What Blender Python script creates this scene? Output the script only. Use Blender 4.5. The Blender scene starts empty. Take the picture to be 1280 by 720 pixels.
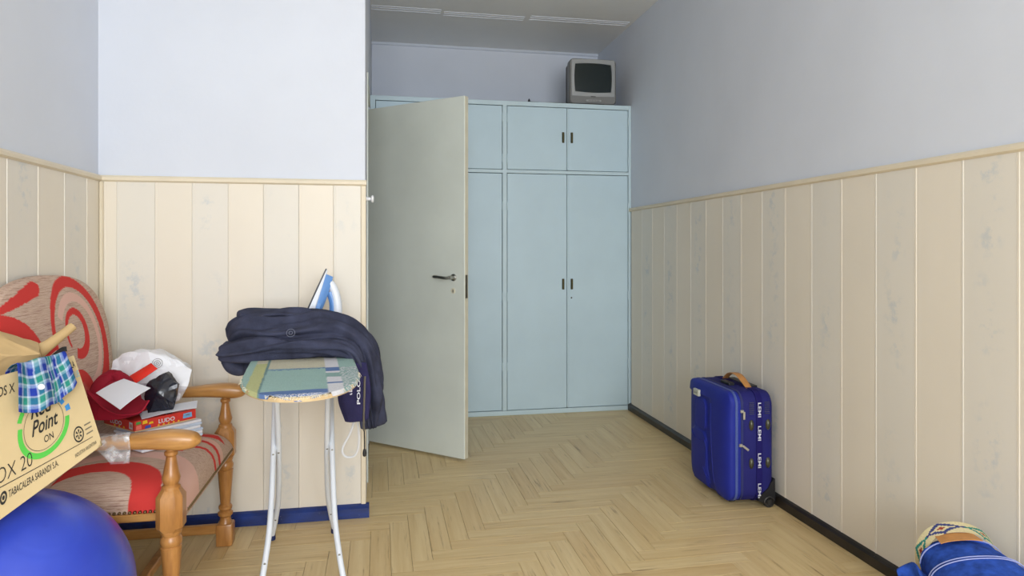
import bpy, bmesh, math, random
from mathutils import Vector, Matrix, noise, Euler
random.seed(7)
sc = bpy.context.scene
C = sc.collection
PI = math.pi

# ------------------------------------------------------------------ camera
YAW = math.atan(165 / 853.333)
cam = bpy.data.objects.new('camera', bpy.data.cameras.new('camera'))
C.objects.link(cam)
cam.location = (0, 0, 1.18)
cam.rotation_euler = (PI / 2, 0, -YAW)
cam.data.lens = 24; cam.data.sensor_width = 36
cam.data.shift_y = -47 / 1280
cam.data.clip_start = 0.02
sc.camera = cam

# ------------------------------------------------------------------ light
world = bpy.data.worlds.new('sky'); sc.world = world; world.use_nodes = True
bg = world.node_tree.nodes['Background']
bg.inputs['Color'].default_value = (0.72, 0.83, 1.0, 1); bg.inputs['Strength'].default_value = 1.0
def area(name, loc, rot, sx, sy, watts, col):
    l = bpy.data.lights.new(name, 'AREA'); l.shape = 'RECTANGLE'; l.size = sx; l.size_y = sy
    l.energy = watts; l.color = col
    o = bpy.data.objects.new(name, l); C.objects.link(o); o.location = loc; o.rotation_euler = rot
    return o
# added area light for daylight, at an invented window behind the camera
area('added_daylight_offscreen', (0.35, -2.57, 1.55), (PI / 2, 0, 0), 2.2, 1.5, 96, (0.93, 0.965, 1.0))
sc.view_settings.view_transform = 'Standard'
try: sc.view_settings.look = 'None'
except Exception: pass
sc.view_settings.gamma = 1.0
sc.view_settings.use_curve_mapping = False
sc.view_settings.exposure = 0.72

# ------------------------------------------------------------------ helpers
def lin(c):
    out = []
    for v in c[:3]:
        v /= 255.0
        out.append(v / 12.92 if v <= 0.04045 else ((v + 0.055) / 1.055) ** 2.4)
    return (*out, 1.0)

MATS = {}
class NT:
    def __init__(s, m):
        s.t = m.node_tree; s.n = s.t.nodes; s.l = s.t.links
        s.b = s.n['Principled BSDF']
    def node(s, typ, **kw):
        nd = s.n.new(typ)
        for k, v in kw.items(): setattr(nd, k, v)
        return nd
    def link(s, a, b): s.l.new(a, b)
    def coord(s, scale=(1, 1, 1), kind='Object', rnd=False):
        tc = s.node('ShaderNodeTexCoord'); mp = s.node('ShaderNodeMapping')
        mp.inputs['Scale'].default_value = scale
        src = tc.outputs[kind]
        if rnd:
            oi = s.node('ShaderNodeObjectInfo'); mul = s.node('ShaderNodeMath', operation='MULTIPLY')
            mul.inputs[1].default_value = 37.0; s.link(oi.outputs['Random'], mul.inputs[0])
            ad = s.node('ShaderNodeVectorMath', operation='ADD')
            s.link(src, ad.inputs[0]); s.link(mul.outputs[0], ad.inputs[1]); src = ad.outputs[0]
        s.link(src, mp.inputs['Vector']); return mp.outputs['Vector']
    def noise(s, vec, scale, detail=3, rough=0.55):
        n = s.node('ShaderNodeTexNoise'); n.inputs['Scale'].default_value = scale
        n.inputs['Detail'].default_value = detail; n.inputs['Roughness'].default_value = rough
        if vec is not None: s.link(vec, n.inputs['Vector'])
        return n.outputs['Fac']
    def ramp(s, fac, stops, interp='LINEAR'):
        r = s.node('ShaderNodeValToRGB'); cr = r.color_ramp; cr.interpolation = interp
        while len(cr.elements) < len(stops): cr.elements.new(0.5)
        for e, (p, c) in zip(cr.elements, stops): e.position = p; e.color = c
        s.link(fac, r.inputs['Fac']); return r.outputs['Color']
    def mix(s, fac, a, b, mode='MIX'):
        m = s.node('ShaderNodeMix', data_type='RGBA', blend_type=mode)
        for v, i in ((fac, 0), (a, 6), (b, 7)):
            if hasattr(v, 'links'): s.link(v, m.inputs[i])
            else: m.inputs[i].default_value = v
        return m.outputs[2]
    def bump(s, h, strength, dist=0.01):
        b = s.node('ShaderNodeBump'); b.inputs['Strength'].default_value = strength
        b.inputs['Distance'].default_value = dist
        s.link(h, b.inputs['Height']); s.link(b.outputs['Normal'], s.b.inputs['Normal'])
    def math(s, op, a, b=None):
        m = s.node('ShaderNodeMath', operation=op)
        for i, v in enumerate((a, b)):
            if v is None: continue
            if hasattr(v, 'links'): s.link(v, m.inputs[i])
            else: m.inputs[i].default_value = v
        return m.outputs[0]

def mat(name, col, rough=0.6, metal=0.0, var=0.06, vscale=6, bump=0.0, bscale=80, spec=0.5, sc3=(1, 1, 1), alpha=1.0):
    if name in MATS: return MATS[name]
    m = bpy.data.materials.new(name); m.use_nodes = True; t = NT(m)
    c = lin(col)
    v = t.coord(sc3)
    if var > 0:
        f = t.noise(v, vscale, 4)
        d = tuple(x * (1 - var * 2.2) for x in c[:3]) + (1,); u = tuple(min(1, x * (1 + var * 2.2)) for x in c[:3]) + (1,)
        t.link(t.ramp(f, [(0.25, d), (0.75, u)]), t.b.inputs['Base Color'])
    else: t.b.inputs['Base Color'].default_value = c
    t.b.inputs['Roughness'].default_value = rough; t.b.inputs['Metallic'].default_value = metal
    t.b.inputs['Specular IOR Level'].default_value = spec
    if bump: t.bump(t.noise(v, bscale, 4), bump, 0.004)
    if alpha < 1: t.b.inputs['Alpha'].default_value = alpha
    MATS[name] = m; return m

def attr_mat(name, rough=0.9, bump=0.15, bscale=300, attr='col', spec=0.3):
    if name in MATS: return MATS[name]
    m = bpy.data.materials.new(name); m.use_nodes = True; t = NT(m)
    a = t.node('ShaderNodeAttribute', attribute_name=attr)
    f = t.noise(t.coord(), 220, 3)
    g = t.ramp(f, [(0.25, (0.78, 0.78, 0.78, 1)), (0.75, (1, 1, 1, 1))])
    t.link(t.mix(1.0, a.outputs['Color'], g, 'MULTIPLY'), t.b.inputs['Base Color'])
    t.b.inputs['Roughness'].default_value = rough; t.b.inputs['Specular IOR Level'].default_value = spec
    if bump: t.bump(t.noise(t.coord(), bscale, 3), bump, 0.002)
    MATS[name] = m; return m

def tag(o, label=None, cat=None, group=None, kind=None):
    if label: o['label'] = label
    if cat: o['category'] = cat
    if group: o['group'] = group
    if kind: o['kind'] = kind
    return o
def empty(name, loc=(0, 0, 0), rz=0.0, matrix=None):
    o = bpy.data.objects.new(name, None); C.objects.link(o); o.empty_display_size = 0.1
    if matrix is not None: o.matrix_world = matrix
    else: o.location = loc; o.rotation_euler = (0, 0, rz)
    return o
def link_mesh(name, me, m, parent=None, loc=None, rot=None):
    o = bpy.data.objects.new(name, me); C.objects.link(o)
    if m is not None and not me.materials: me.materials.append(m)
    if parent is not None: o.parent = parent
    if loc is not None: o.location = loc
    if rot is not None: o.rotation_euler = rot
    return o

class MB:
    """collects verts/faces for one mesh"""
    def __init__(s): s.v = []; s.f = []; s.c = None
    def add(s, vs, fs):
        k = len(s.v); s.v += [tuple(p) for p in vs]; s.f += [tuple(i + k for i in f) for f in fs]; return s
    def box(s, a, b, bev=0.0, seg=1):
        bm = bmesh.new(); bmesh.ops.create_cube(bm, size=1)
        for v in bm.verts:
            v.co = Vector([(a[i] + b[i]) / 2 + v.co[i] * (b[i] - a[i]) for i in range(3)])
        if bev > 0: bmesh.ops.bevel(bm, geom=bm.edges[:], offset=bev, segments=seg, profile=0.5, affect='EDGES')
        bm.verts.index_update()
        s.add([v.co for v in bm.verts], [[v.index for v in f.verts] for f in bm.faces]); bm.free(); return s
    def rings(s, rings, cap0=True, cap1=True, closed=True):
        n = len(rings[0]); k = len(s.v); vs = [p for r in rings for p in r]; fs = []
        for i in range(len(rings) - 1):
            for j in range(n if closed else n - 1):
                a = i * n + j; b = i * n + (j + 1) % n
                fs.append((a, b, b + n, a + n))
        if cap0: fs.append(tuple(range(n - 1, -1, -1)))
        if cap1: fs.append(tuple((len(rings) - 1) * n + j for j in range(n)))
        return s.add(vs, fs)
    def lathe(s, prof, n=20, c=(0, 0), axis='Z', m=None):
        rs = []
        for r, z in prof:
            ring = []
            for j in range(n):
                a = 2 * PI * j / n
                p = Vector((c[0] + r * math.cos(a), c[1] + r * math.sin(a), z))
                ring.append(m @ p if m is not None else p)
            rs.append(ring)
        return s.rings(rs)
    def tube(s, pts, r, n=8, smooth=0):
        pts = [Vector(p) for p in pts]
        if smooth: pts = catmull(pts, smooth)
        rs = []; up = None
        for i, p in enumerate(pts):
            t = (pts[min(i + 1, len(pts) - 1)] - pts[max(i - 1, 0)]).normalized()
            if up is None: up = t.orthogonal().normalized()
            up = (up - t * up.dot(t)).normalized(); w = t.cross(up)
            rr = r[i] if isinstance(r, (list, tuple)) else r
            rs.append([p + up * rr * math.cos(2 * PI * j / n) + w * rr * math.sin(2 * PI * j / n) for j in range(n)])
        return s.rings(rs)
    def prism(s, outline, a, b, axis='Y'):
        """2-D outline extruded from a to b along axis; outline given in the two other axes in order"""
        def p3(p, t):
            if axis == 'X': return (t, p[0], p[1])
            if axis == 'Y': return (p[0], t, p[1])
            return (p[0], p[1], t)
        return s.rings([[p3(p, a) for p in outline], [p3(p, b) for p in outline]])
    def mesh(s, name, smooth=False, angle=None):
        me = bpy.data.meshes.new(name); me.from_pydata(s.v, [], s.f); me.validate(); me.update()
        bm = bmesh.new(); bm.from_mesh(me); bmesh.ops.recalc_face_normals(bm, faces=bm.faces[:]); bm.to_mesh(me); bm.free()
        if smooth:
            me.polygons.foreach_set('use_smooth', [True] * len(me.polygons))
            if angle is not None:
                try: me.set_sharp_from_angle(angle=math.radians(angle))
                except Exception: pass
        return me
    def build(s, name, m, parent=None, smooth=False, angle=40, loc=None, rot=None):
        return link_mesh(name, s.mesh(name, smooth, angle), m, parent, loc, rot)

def catmull(pts, k):
    out = []; n = len(pts)
    for i in range(n - 1):
        p0, p1, p2, p3 = pts[max(i - 1, 0)], pts[i], pts[i + 1], pts[min(i + 2, n - 1)]
        for j in range(k):
            t = j / k
            out.append(0.5 * ((2 * p1) + (p2 - p0) * t + (2 * p0 - 5 * p1 + 4 * p2 - p3) * t * t + (3 * p1 - p0 - 3 * p2 + p3) * t ** 3))
    out.append(pts[-1]); return out
def rrect(w, h, r, n=5, cx=0, cy=0):
    """rounded rectangle outline, half sizes w,h"""
    r = min(r, w, h); o = []
    for (sx, sy, a0) in ((1, 1, 0), (-1, 1, PI / 2), (-1, -1, PI), (1, -1, 1.5 * PI)):
        for i in range(n + 1):
            a = a0 + PI / 2 * i / n
            o.append((cx + sx * (w - r) + r * math.cos(a), cy + sy * (h - r) + r * math.sin(a)))
    return o
def densify(o, step):
    out = []
    for a, b in zip(o, o[1:] + o[:1]):
        k = max(1, int(math.hypot(b[0] - a[0], b[1] - a[1]) / step))
        out += [(a[0] + (b[0] - a[0]) * i / k, a[1] + (b[1] - a[1]) * i / k) for i in range(k)]
    return out
def hull(pts, sub=0, amp=0.0, seed=0.0, freq=9.0):
    bm = bmesh.new()
    for p in pts: bm.verts.new(p)
    r = bmesh.ops.convex_hull(bm, input=bm.verts[:])
    bmesh.ops.delete(bm, geom=[v for v in bm.verts if not v.link_faces], context='VERTS')
    if sub:
        bmesh.ops.subdivide_edges(bm, edges=bm.edges[:], cuts=sub, use_grid_fill=True)
        bm.normal_update()
        for v in bm.verts:
            n1 = abs(noise.noise(v.co * freq + Vector((seed, 0, 0)))) - 0.18 + 0.5 * abs(noise.noise(v.co * freq * 2.2 + Vector((0, seed, 0))))
            v.co += v.normal * amp * n1
    bm.verts.index_update()
    mb = MB().add([v.co for v in bm.verts], [[v.index for v in f.verts] for f in bm.faces]); bm.free(); return mb
def sweep(path, A, B, side, k=8, n=40, amp=0.0, fth=1.5, fs=1.0, seed=0.0, power=2.0, ridge=0):
    """closed cloth-like volume along a path; A half width along side, B half thickness"""
    m = len(path)
    P = catmull([Vector(p) for p in path], k)
    AB = catmull([Vector((A[i], B[i], 0)) for i in range(m)], k)
    rs = []; S0 = Vector(side).normalized()
    L = 0.0
    for i, p in enumerate(P):
        t = (P[min(i + 1, len(P) - 1)] - P[max(i - 1, 0)])
        if i: L += (P[i] - P[i - 1]).length
        t.normalize(); S = (S0 - t * S0.dot(t)).normalized(); N = S.cross(t)
        ring = []
        a, b = max(AB[i].x, 1e-3), max(AB[i].y, 1e-3)
        for j in range(n):
            th = 2 * PI * j / n; c, q = math.cos(th), math.sin(th)
            ex = 2 / power
            x = math.copysign(abs(c) ** ex, c); y = math.copysign(abs(q) ** ex, q)
            d = 0
            if amp:
                d = noise.noise(Vector((c * fth + seed, q * fth, L * fs))) * amp
                d += 0.5 * amp * noise.noise(Vector((c * fth * 2.3 + seed, q * fth * 2.3 + 5, L * fs * 1.7)))
                if ridge: d += 0.6 * amp * math.sin(ridge * th + 3 * noise.noise(Vector((seed, L * fs * 0.8, th * 0.7))) * 3)
            ring.append(p + S * (a * x + d * c) + N * (b * y + d * q))
        rs.append(ring)
    # round the ends
    def endcap(r, c, t, inset):
        return [[c + (v - c) * f + t * inset * g for v in r] for f, g in ((0.82, 0.6), (0.5, 0.9), (0.12, 1.0))]
    c0 = sum(rs[0], Vector()) / n; c1 = sum(rs[-1], Vector()) / n
    t0 = (P[0] - P[1]).normalized(); t1 = (P[-1] - P[-2]).normalized()
    i0 = 0.5 * min(A[0], B[0]); i1 = 0.5 * min(A[-1], B[-1])
    rs = endcap(rs[0], c0, t0, i0)[::-1] + rs + endcap(rs[-1], c1, t1, i1)
    return MB().rings(rs)
def grid(fn, nu, nv, thick=0.0):
    """sheet fn(u,v)->Vector; with thickness when thick>0"""
    V = [[Vector(fn(i / nu, j / nv)) for j in range(nv + 1)] for i in range(nu + 1)]
    mb = MB(); vs = [p for r in V for p in r]; fs = []
    W = nv + 1
    for i in range(nu):
        for j in range(nv): fs.append((i * W + j, i * W + j + 1, (i + 1) * W + j + 1, (i + 1) * W + j))
    if thick:
        n0 = len(vs); vs2 = []
        for i in range(nu + 1):
            for j in range(nv + 1):
                du = V[min(i + 1, nu)][j] - V[max(i - 1, 0)][j]; dv = V[i][min(j + 1, nv)] - V[i][max(j - 1, 0)]
                nn = du.cross(dv)
                nn = nn.normalized() if nn.length > 1e-9 else Vector((0, 0, 1))
                vs2.append(V[i][j] - nn * thick)
        fs2 = [tuple(n0 + q for q in f[::-1]) for f in fs]
        per = [i * W for i in range(nu + 1)] + [nu * W + j for j in range(1, W)] + [i * W + nv for i in range(nu - 1, -1, -1)] + [j for j in range(nv - 1, 0, -1)]
        for a, b in zip(per, per[1:] + per[:1]): fs2.append((a, b, b + n0, a + n0))
        vs = vs + vs2; fs = fs + fs2
    mb.add(vs, fs); return mb
def paint(o, fn, attr='col'):
    """per-vertex colour of the cloth itself: fn(local co, index)->linear rgb(a)"""
    me = o.data; ca = me.color_attributes.new(attr, 'FLOAT_COLOR', 'POINT')
    for i, v in enumerate(me.vertices):
        c = fn(v.co, i); ca.data[i].color = (c[0], c[1], c[2], c[3] if len(c) > 3 else 1)
def text_mesh(txt, shear=0.0, bold=0.0, spacing=1.0, smallcaps=False):
    """verts (x,y in 0..w, 0..1 cap height) and faces of built-in font lettering"""
    cu = bpy.data.curves.new('t', 'FONT'); cu.body = txt; cu.shear = shear; cu.offset = bold; cu.space_character = spacing
    cu.resolution_u = 3
    o = bpy.data.objects.new('t', cu); C.objects.link(o)
    dg = bpy.context.evaluated_depsgraph_get(); dg.update()
    me = bpy.data.meshes.new_from_object(o.evaluated_get(dg))
    vs = [tuple(v.co) for v in me.vertices]; fs = [tuple(p.vertices) for p in me.polygons]
    bpy.data.objects.remove(o); bpy.data.curves.remove(cu); bpy.data.meshes.remove(me)
    x0 = min(v[0] for v in vs); x1 = max(v[0] for v in vs); y0 = min(v[1] for v in vs); y1 = max(v[1] for v in vs)
    h = 0.73
    return [((v[0] - x0) / (x1 - x0), v[1] / h, 0) for v in vs], fs, (x1 - x0) / h
def lettering(name, txt, fn, m, parent, width=None, height=1.0, **kw):
    """fn(x,y)->Vector maps lettering plane to the surface; height = cap height"""
    vs, fs, asp = text_mesh(txt, **kw)
    w = width if width else asp * height
    mb = MB(); mb.add([fn(v[0] * w, v[1] * height) for v in vs], fs)
    return mb.build(name, m, parent)

# ------------------------------------------------------------------ materials
def paint_mat(name, col, var=0.015, bump=0.12, bscale=45, rough=0.75):
    return mat(name, col, rough, var=var, vscale=2.2, bump=bump, bscale=bscale, spec=0.3)
M_wall = paint_mat('white_wall_paint', (214, 219, 229))
M_wallb = M_wall
M_ceil = paint_mat('ceiling_paint', (232, 231, 228), rough=0.45)
def panel_mat(name, col, floral):
    m = bpy.data.materials.new(name); m.use_nodes = True; t = NT(m)
    v = t.coord((1, 1, 1), rnd=True)
    base = t.ramp(t.noise(t.coord((2, 2, 1), rnd=True), 2, 3), [(0.3, lin(col)), (0.7, lin([min(255, c + 3) for c in col]))])
    if floral:
        n1 = t.noise(v, 22, 5, 0.65); n2 = t.noise(v, 5, 2)
        blot = t.ramp(n1, [(0.50, (0, 0, 0, 1)), (0.62, (1, 1, 1, 1))])
        clus = t.ramp(n2, [(0.45, (0, 0, 0, 1)), (0.6, (1, 1, 1, 1))])
        # narrow band down the middle of the panel (the panel's own width is local X)
        tc = t.node('ShaderNodeTexCoord'); sx = t.node('ShaderNodeSeparateXYZ'); t.link(tc.outputs['Object'], sx.inputs[0])
        band = t.ramp(t.math('ABSOLUTE', sx.outputs['X']), [(0.02, (1, 1, 1, 1)), (0.06, (0, 0, 0, 1))])
        k = t.mix(1.0, t.mix(1.0, blot, clus, 'MULTIPLY'), band, 'MULTIPLY')
        k2 = t.math('MULTIPLY', k, 0.42)
        base = t.mix(k2, base, lin((176, 188, 198)))
    t.link(base, t.b.inputs['Base Color']); t.b.inputs['Roughness'].default_value = 0.42
    t.b.inputs['Specular IOR Level'].default_value = 0.35
    MATS[name] = m; return m
M_panA = panel_mat('cream_panel', (228, 219, 203), False)
M_panB = panel_mat('floral_panel', (223, 217, 205), True)
M_rail = mat('cream_trim', (222, 210, 186), 0.5, var=0.03, vscale=4)
def baseboard_mat(name, c0, c1):
    m = bpy.data.materials.new(name); m.use_nodes = True; t = NT(m)
    f = t.noise(t.coord((1, 1, 2)), 9, 4); col = t.ramp(f, [(0.35, lin(c0)), (0.65, lin(c1))])
    sp = t.ramp(t.noise(t.coord((1, 1, 1)), 130, 3, 0.7), [(0.70, (0, 0, 0, 1)), (0.76, (1, 1, 1, 1))])
    t.link(t.mix(sp, col, lin((190, 190, 190))), t.b.inputs['Base Color'])
    t.b.inputs['Roughness'].default_value = 0.35; MATS[name] = m; return m
M_bblue = baseboard_mat('blue_baseboard_paint', (14, 34, 88), (24, 54, 126))
M_bdark = baseboard_mat('dark_baseboard_paint', (24, 22, 22), (48, 42, 38))
def plank_mat():
    m = bpy.data.materials.new('plank_wood'); m.use_nodes = True; t = NT(m)
    oi = t.node('ShaderNodeObjectInfo')
    base = t.ramp(oi.outputs['Random'], [(0.0, lin((224, 200, 150))), (0.5, lin((230, 207, 158))), (1.0, lin((220, 193, 142)))])
    v1 = t.coord((1.2, 26, 1), rnd=True)
    streak = t.ramp(t.noise(v1, 3.2, 5, 0.65), [(0.56, (0, 0, 0, 1)), (0.70, (1, 1, 1, 1))])
    patch = t.ramp(t.noise(t.coord((1.5, 4, 1), rnd=True), 4.0, 3), [(0.42, (0, 0, 0, 1)), (0.68, (1, 1, 1, 1))])
    k = t.math('MULTIPLY', t.mix(1.0, streak, patch, 'MULTIPLY'), 0.95)
    col = t.mix(k, base, lin((128, 92, 52)))
    soft = t.ramp(t.noise(t.coord((0.8, 14, 1), rnd=True), 2.5, 4), [(0.3, lin((236, 228, 214))), (0.7, (1, 1, 1, 1))])
    col = t.mix(1.0, col, soft, 'MULTIPLY')
    t.link(col, t.b.inputs['Base Color']); t.b.inputs['Roughness'].default_value = 0.36
    t.b.inputs['Specular IOR Level'].default_value = 0.4
    t.bump(t.noise(v1, 3.2, 4), 0.05, 0.002)
    MATS['plank'] = m; return m
M_plank = plank_mat()
M_joint = mat('floor_joint', (120, 92, 58), 0.8)
M_blue = mat('wardrobe_paint', (190, 212, 222), 0.42, var=0.02, vscale=3, bump=0.05, bscale=25)
M_blue2 = mat('wardrobe_frame_paint', (194, 214, 221), 0.42, var=0.02, vscale=3, bump=0.05, bscale=25)
M_dark = mat('dark_void', (22, 24, 24), 0.9, var=0)
M_door = mat('door_paint', (210, 216, 208), 0.42, var=0.04, vscale=2, bump=0.06, bscale=18)
M_edge = mat('door_edge_paint', (206, 202, 182), 0.5, var=0.05, vscale=8)
M_chrome = mat('worn_chrome', (170, 170, 165), 0.28, 1.0, var=0.05)
M_steel = mat('dull_steel', (120, 118, 110), 0.4, 0.9, var=0.05)
M_brass = mat('dark_brass', (84, 78, 52), 0.45, 0.7, var=0.15, vscale=60)
M_black = mat('black_plastic', (26, 26, 28), 0.45, var=0.04)
M_wplast = mat('white_plastic', (232, 233, 236), 0.4, var=0.01)

# ------------------------------------------------------------------ the room
XL, XR, YP, YB, ZC, XA = -1.138, 1.817, 3.10, 5.60, 2.855, -0.065
YW = -2.60                     # unseen wall with the added window, behind the camera
TH = 0.012                     # panel thickness
def struct(name, mb, m, parent=None, **k):
    o = mb.build(name, m, parent, **k)
    if parent is None: tag(o, kind='structure')
    return o
floor = struct('floor', MB().box((XL - 0.15, YW - 0.1, -0.06), (XR + 0.15, YB + 0.1, -0.0115)), M_joint)
ceiling = struct('ceiling', MB().box((XL - 0.15, YW - 0.1, ZC), (XR + 0.15, YB + 0.1, ZC + 0.08)), M_ceil)
wall_left = struct('wall_left', MB().box((XL - 0.15, YW - 0.1, -0.0115), (XL - TH, YB + 0.1, ZC)), M_wall)
wall_right = struct('wall_right', MB().box((XR + TH, YW - 0.1, -0.0115), (XR + 0.15, YB + 0.1, ZC)), M_wall)
wall_back = struct('wall_back', MB().box((XL - TH, YB, -0.0115), (XR + TH, YB + 0.1, ZC)), M_wallb)
wall_partition = struct('wall_partition', MB().box((XL - TH, YP + TH, -0.0115), (XA, YP + 0.11, ZC)), M_wall)
DY0, DY1, DZ = 3.545, 4.30, 2.085
wa = MB()
wa.box((XA - 0.10, YP + 0.11, -0.0115), (XA, DY0, ZC)); wa.box((XA - 0.10, DY1, -0.0115), (XA, YB, ZC)); wa.box((XA - 0.10, DY0, DZ), (XA, DY1, ZC))
wall_alcove = struct('wall_alcove', wa, M_wallb)
# unseen wall behind the camera, window opening added to let daylight in
wx0, wx1, wz0, wz1 = -0.75, 1.45, 0.80, 2.30
ww = MB()
ww.box((XL - TH, YW - 0.1, -0.0115), (wx0, YW, ZC)); ww.box((wx1, YW - 0.1, -0.0115), (XR + TH, YW, ZC))
ww.box((wx0, YW - 0.1, -0.0115), (wx1, YW, wz0)); ww.box((wx0, YW - 0.1, wz1), (wx1, YW, ZC))
struct('wall_window', ww, M_wall)
wf = MB()
for (a, b) in (((wx0, wz0), (wx0 + 0.05, wz1)), ((wx1 - 0.05, wz0), (wx1, wz1)), ((wx0, wz0), (wx1, wz0 + 0.05)), ((wx0, wz1 - 0.05), (wx1, wz1)), ((0.325, wz0), (0.375, wz1))):
    wf.box((a[0], YW - 0.08, a[1]), (b[0], YW - 0.03, b[1]))
struct('added_window_1', wf, M_wplast)  # frame of the added window, out of view

# wainscot panels ---------------------------------------------------------
ZR0, ZR1 = 1.466, 1.490
def panel_mesh(w, h, key, cache={}):
    k = (round(w, 4), round(h, 4), key)
    if k not in cache:
        g = 0.0004
        mb = MB()
        # slightly dished sheet with a raised lip on one edge
        out = [(-w / 2 + g, 0.0), (-w / 2 + g, TH - 0.0025), (-w / 2 + g + 0.003, TH - 0.001), (w / 2 - g - 0.009, TH - 0.001),
               (w / 2 - g - 0.007, TH + 0.0002), (w / 2 - g - 0.001, TH + 0.0002), (w / 2 - g, TH - 0.002), (w / 2 - g, 0.0)]
        mb.prism(out, 0.0, h, 'Z')
        cache[k] = mb.mesh('panel')
        cache[k].materials.append(M_panB if key else M_panA)
    return cache[k]
def panels(wall, seams, h, place, first):
    """place(mid, width) -> (location, rz)"""
    for i, (a, b) in enumerate(zip(seams, seams[1:])):
        loc, rz = place((a + b) / 2)
        o = link_mesh('panel', panel_mesh(abs(b - a), h, (i + first) % 2), None, wall)
        o.location = loc; o.rotation_euler = (0, 0, rz)
zb = 0.04
# right wall: seams every 19.35 cm, panel face towards -X
sr = [4.572 - 0.1935 * k for k in range(-1, 40)]; sr = [min(s, 4.80) for s in sr if s > YW]; sr.append(YW)
panels(wall_right, sr, ZR0 - zb, lambda m: ((XR + TH, m, zb), PI / 2), 0)
# left wall, face towards +X
sl = [2.971, 2.775, 2.578, 2.381] + [2.381 - 0.197 * k for k in range(1, 27)]; sl = [YP - 0.004] + [s for s in sl if s > YW] + [YW]
panels(wall_left, sl, ZR0 - zb, lambda m: ((XL - TH, m, zb), -PI / 2), 0)
# partition, face towards -Y : local +Y of the panel must look to -Y
sp = [XL + 0.012, -1.076, -0.929, -0.783, -0.639, -0.495, -0.348, -0.201, -0.083]
panels(wall_partition, sp, ZR0 - zb, lambda m: ((m, YP + TH, zb), PI), 0)
struct('trim_1', MB().box((XL, YP - 0.016, zb), (XL + 0.014, YP + 0.002, ZR0), 0.004), M_rail)
struct('trim_2', MB().box((-0.083, YP - 0.004, zb), (XA + 0.004, YP + TH, ZR0), 0.003), M_rail)
# chair rails
def rail_profile(d):
    return [(0, 0), (d * 0.6, 0), (d, 0.006), (d, 0.018), (d * 0.7, 0.026), (0, 0.026)]
pr_ = rail_profile(0.022)
struct('trim_3', MB().prism([(XR + TH - p[0], ZR0 + p[1]) for p in pr_], YW, 4.80, 'Y'), M_rail)
struct('trim_4', MB().prism([(XL - TH + p[0], ZR0 + p[1]) for p in pr_], YW, YP, 'Y'), M_rail)
struct('trim_5', MB().prism([(YP + TH - p[0], ZR0 + p[1]) for p in pr_], XL, XA + 0.006, 'X'), M_rail)
# baseboards
def bb(d, h): return [(0, 0), (d, 0), (d, h * 0.72), (d * 0.75, h * 0.9), (d * 0.4, h), (0, h)]
q = bb(0.028, 0.05)
struct('baseboard_right', MB().prism([(XR + TH - p[0], p[1]) for p in q], YW, 4.80, 'Y'), M_bdark)
struct('baseboard_left', MB().prism([(XL - TH + p[0], p[1]) for p in q], YW, YP, 'Y'), M_bblue)
q = bb(0.032, 0.058)
struct('baseboard_partition', MB().prism([(YP + TH - p[0], p[1]) for p in q], XL, XA + 0.018, 'X'), M_bblue)
# ceiling battens and small cove
for x0, x1, y in ((-0.06, 0.42, 4.80), (0.44, 1.02, 4.83), (1.06, 1.80, 4.80)):
    mb = MB()
    for dy in (-0.045, -0.01, 0.03): mb.box((x0, y + dy, ZC - 0.004), (x1, y + dy + 0.006, ZC + 0.002), 0.0015)
    mb.build('batten', M_wallb, ceiling)
struct('trim_6', MB().prism([(YB, ZC), (YB - 0.02, ZC), (YB - 0.012, ZC - 0.014), (YB, ZC - 0.02)], XA, XR + TH, 'X'), M_wallb)

# herringbone floor ---------------------------------------------------------
PW, PL = 0.079, 0.474
YAWc, YAWs = math.cos(YAW), math.sin(YAW)
def proj(x, y, z):
    t = x * YAWs + y * YAWc
    if t < 0.2: return None
    return (640 + 853.3 * (x * YAWc - y * YAWs) / t, 313 - 853.3 * (z - 1.18) / t)
regions = [(XL - TH, YW, XR + TH, YP + TH), (XA, YP + TH, XR + TH, 4.82)]
plank_cache = {}
def plank_mesh(l, w):
    k = (round(l, 3), round(w, 3))
    if k not in plank_cache:
        mb = MB(); g = 0.0006; h = 0.0004
        a, b = l / 2 - g, w / 2 - g
        lo = [(-a, -b, 0), (a, -b, 0), (a, b, 0), (-a, b, 0)]
        mid = [(x, y, 0.0115 - h) for x, y, _ in lo]; top = [(math.copysign(abs(x) - h, x), math.copysign(abs(y) - h, y), 0.0115) for x, y, _ in lo]
        mb.rings([lo, mid, top], cap0=False)
        me = mb.mesh('plank'); me.materials.append(M_plank); plank_cache[k] = me
    return plank_cache[k]
cand = []
n_ = int(PL / PW + 0.5)
ox, oy = 0.041, 2.533
for i in range(-70, 70):
    for j in range(-12, 13):
        # vertical planks: step (w, w) along the diagonal, columns every 2L apart horizontally
        for kind in (0, 1):
            bx = ox + i * PW + j * PL * 1.0; by = oy + i * PW - j * PL * 1.0
            if kind == 0: r = (bx, by, bx + PW, by + PL)
            else: r = (bx + PW, by, bx + PW + PL, by + PW)
            cand.append((kind, r))
vis, rest = [], (MB(), MB())
def add_rest(kind, x0, y0, x1, y1):
    g = 0.0007
    if kind: rest[1].box((x0 + g, y0 + g, -0.0115), (x1 - g, y1 - g, 0.0))
    else: rest[0].box((y0 + g, -x1 + g, -0.0115), (y1 - g, -x0 - g, 0.0))
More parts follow.
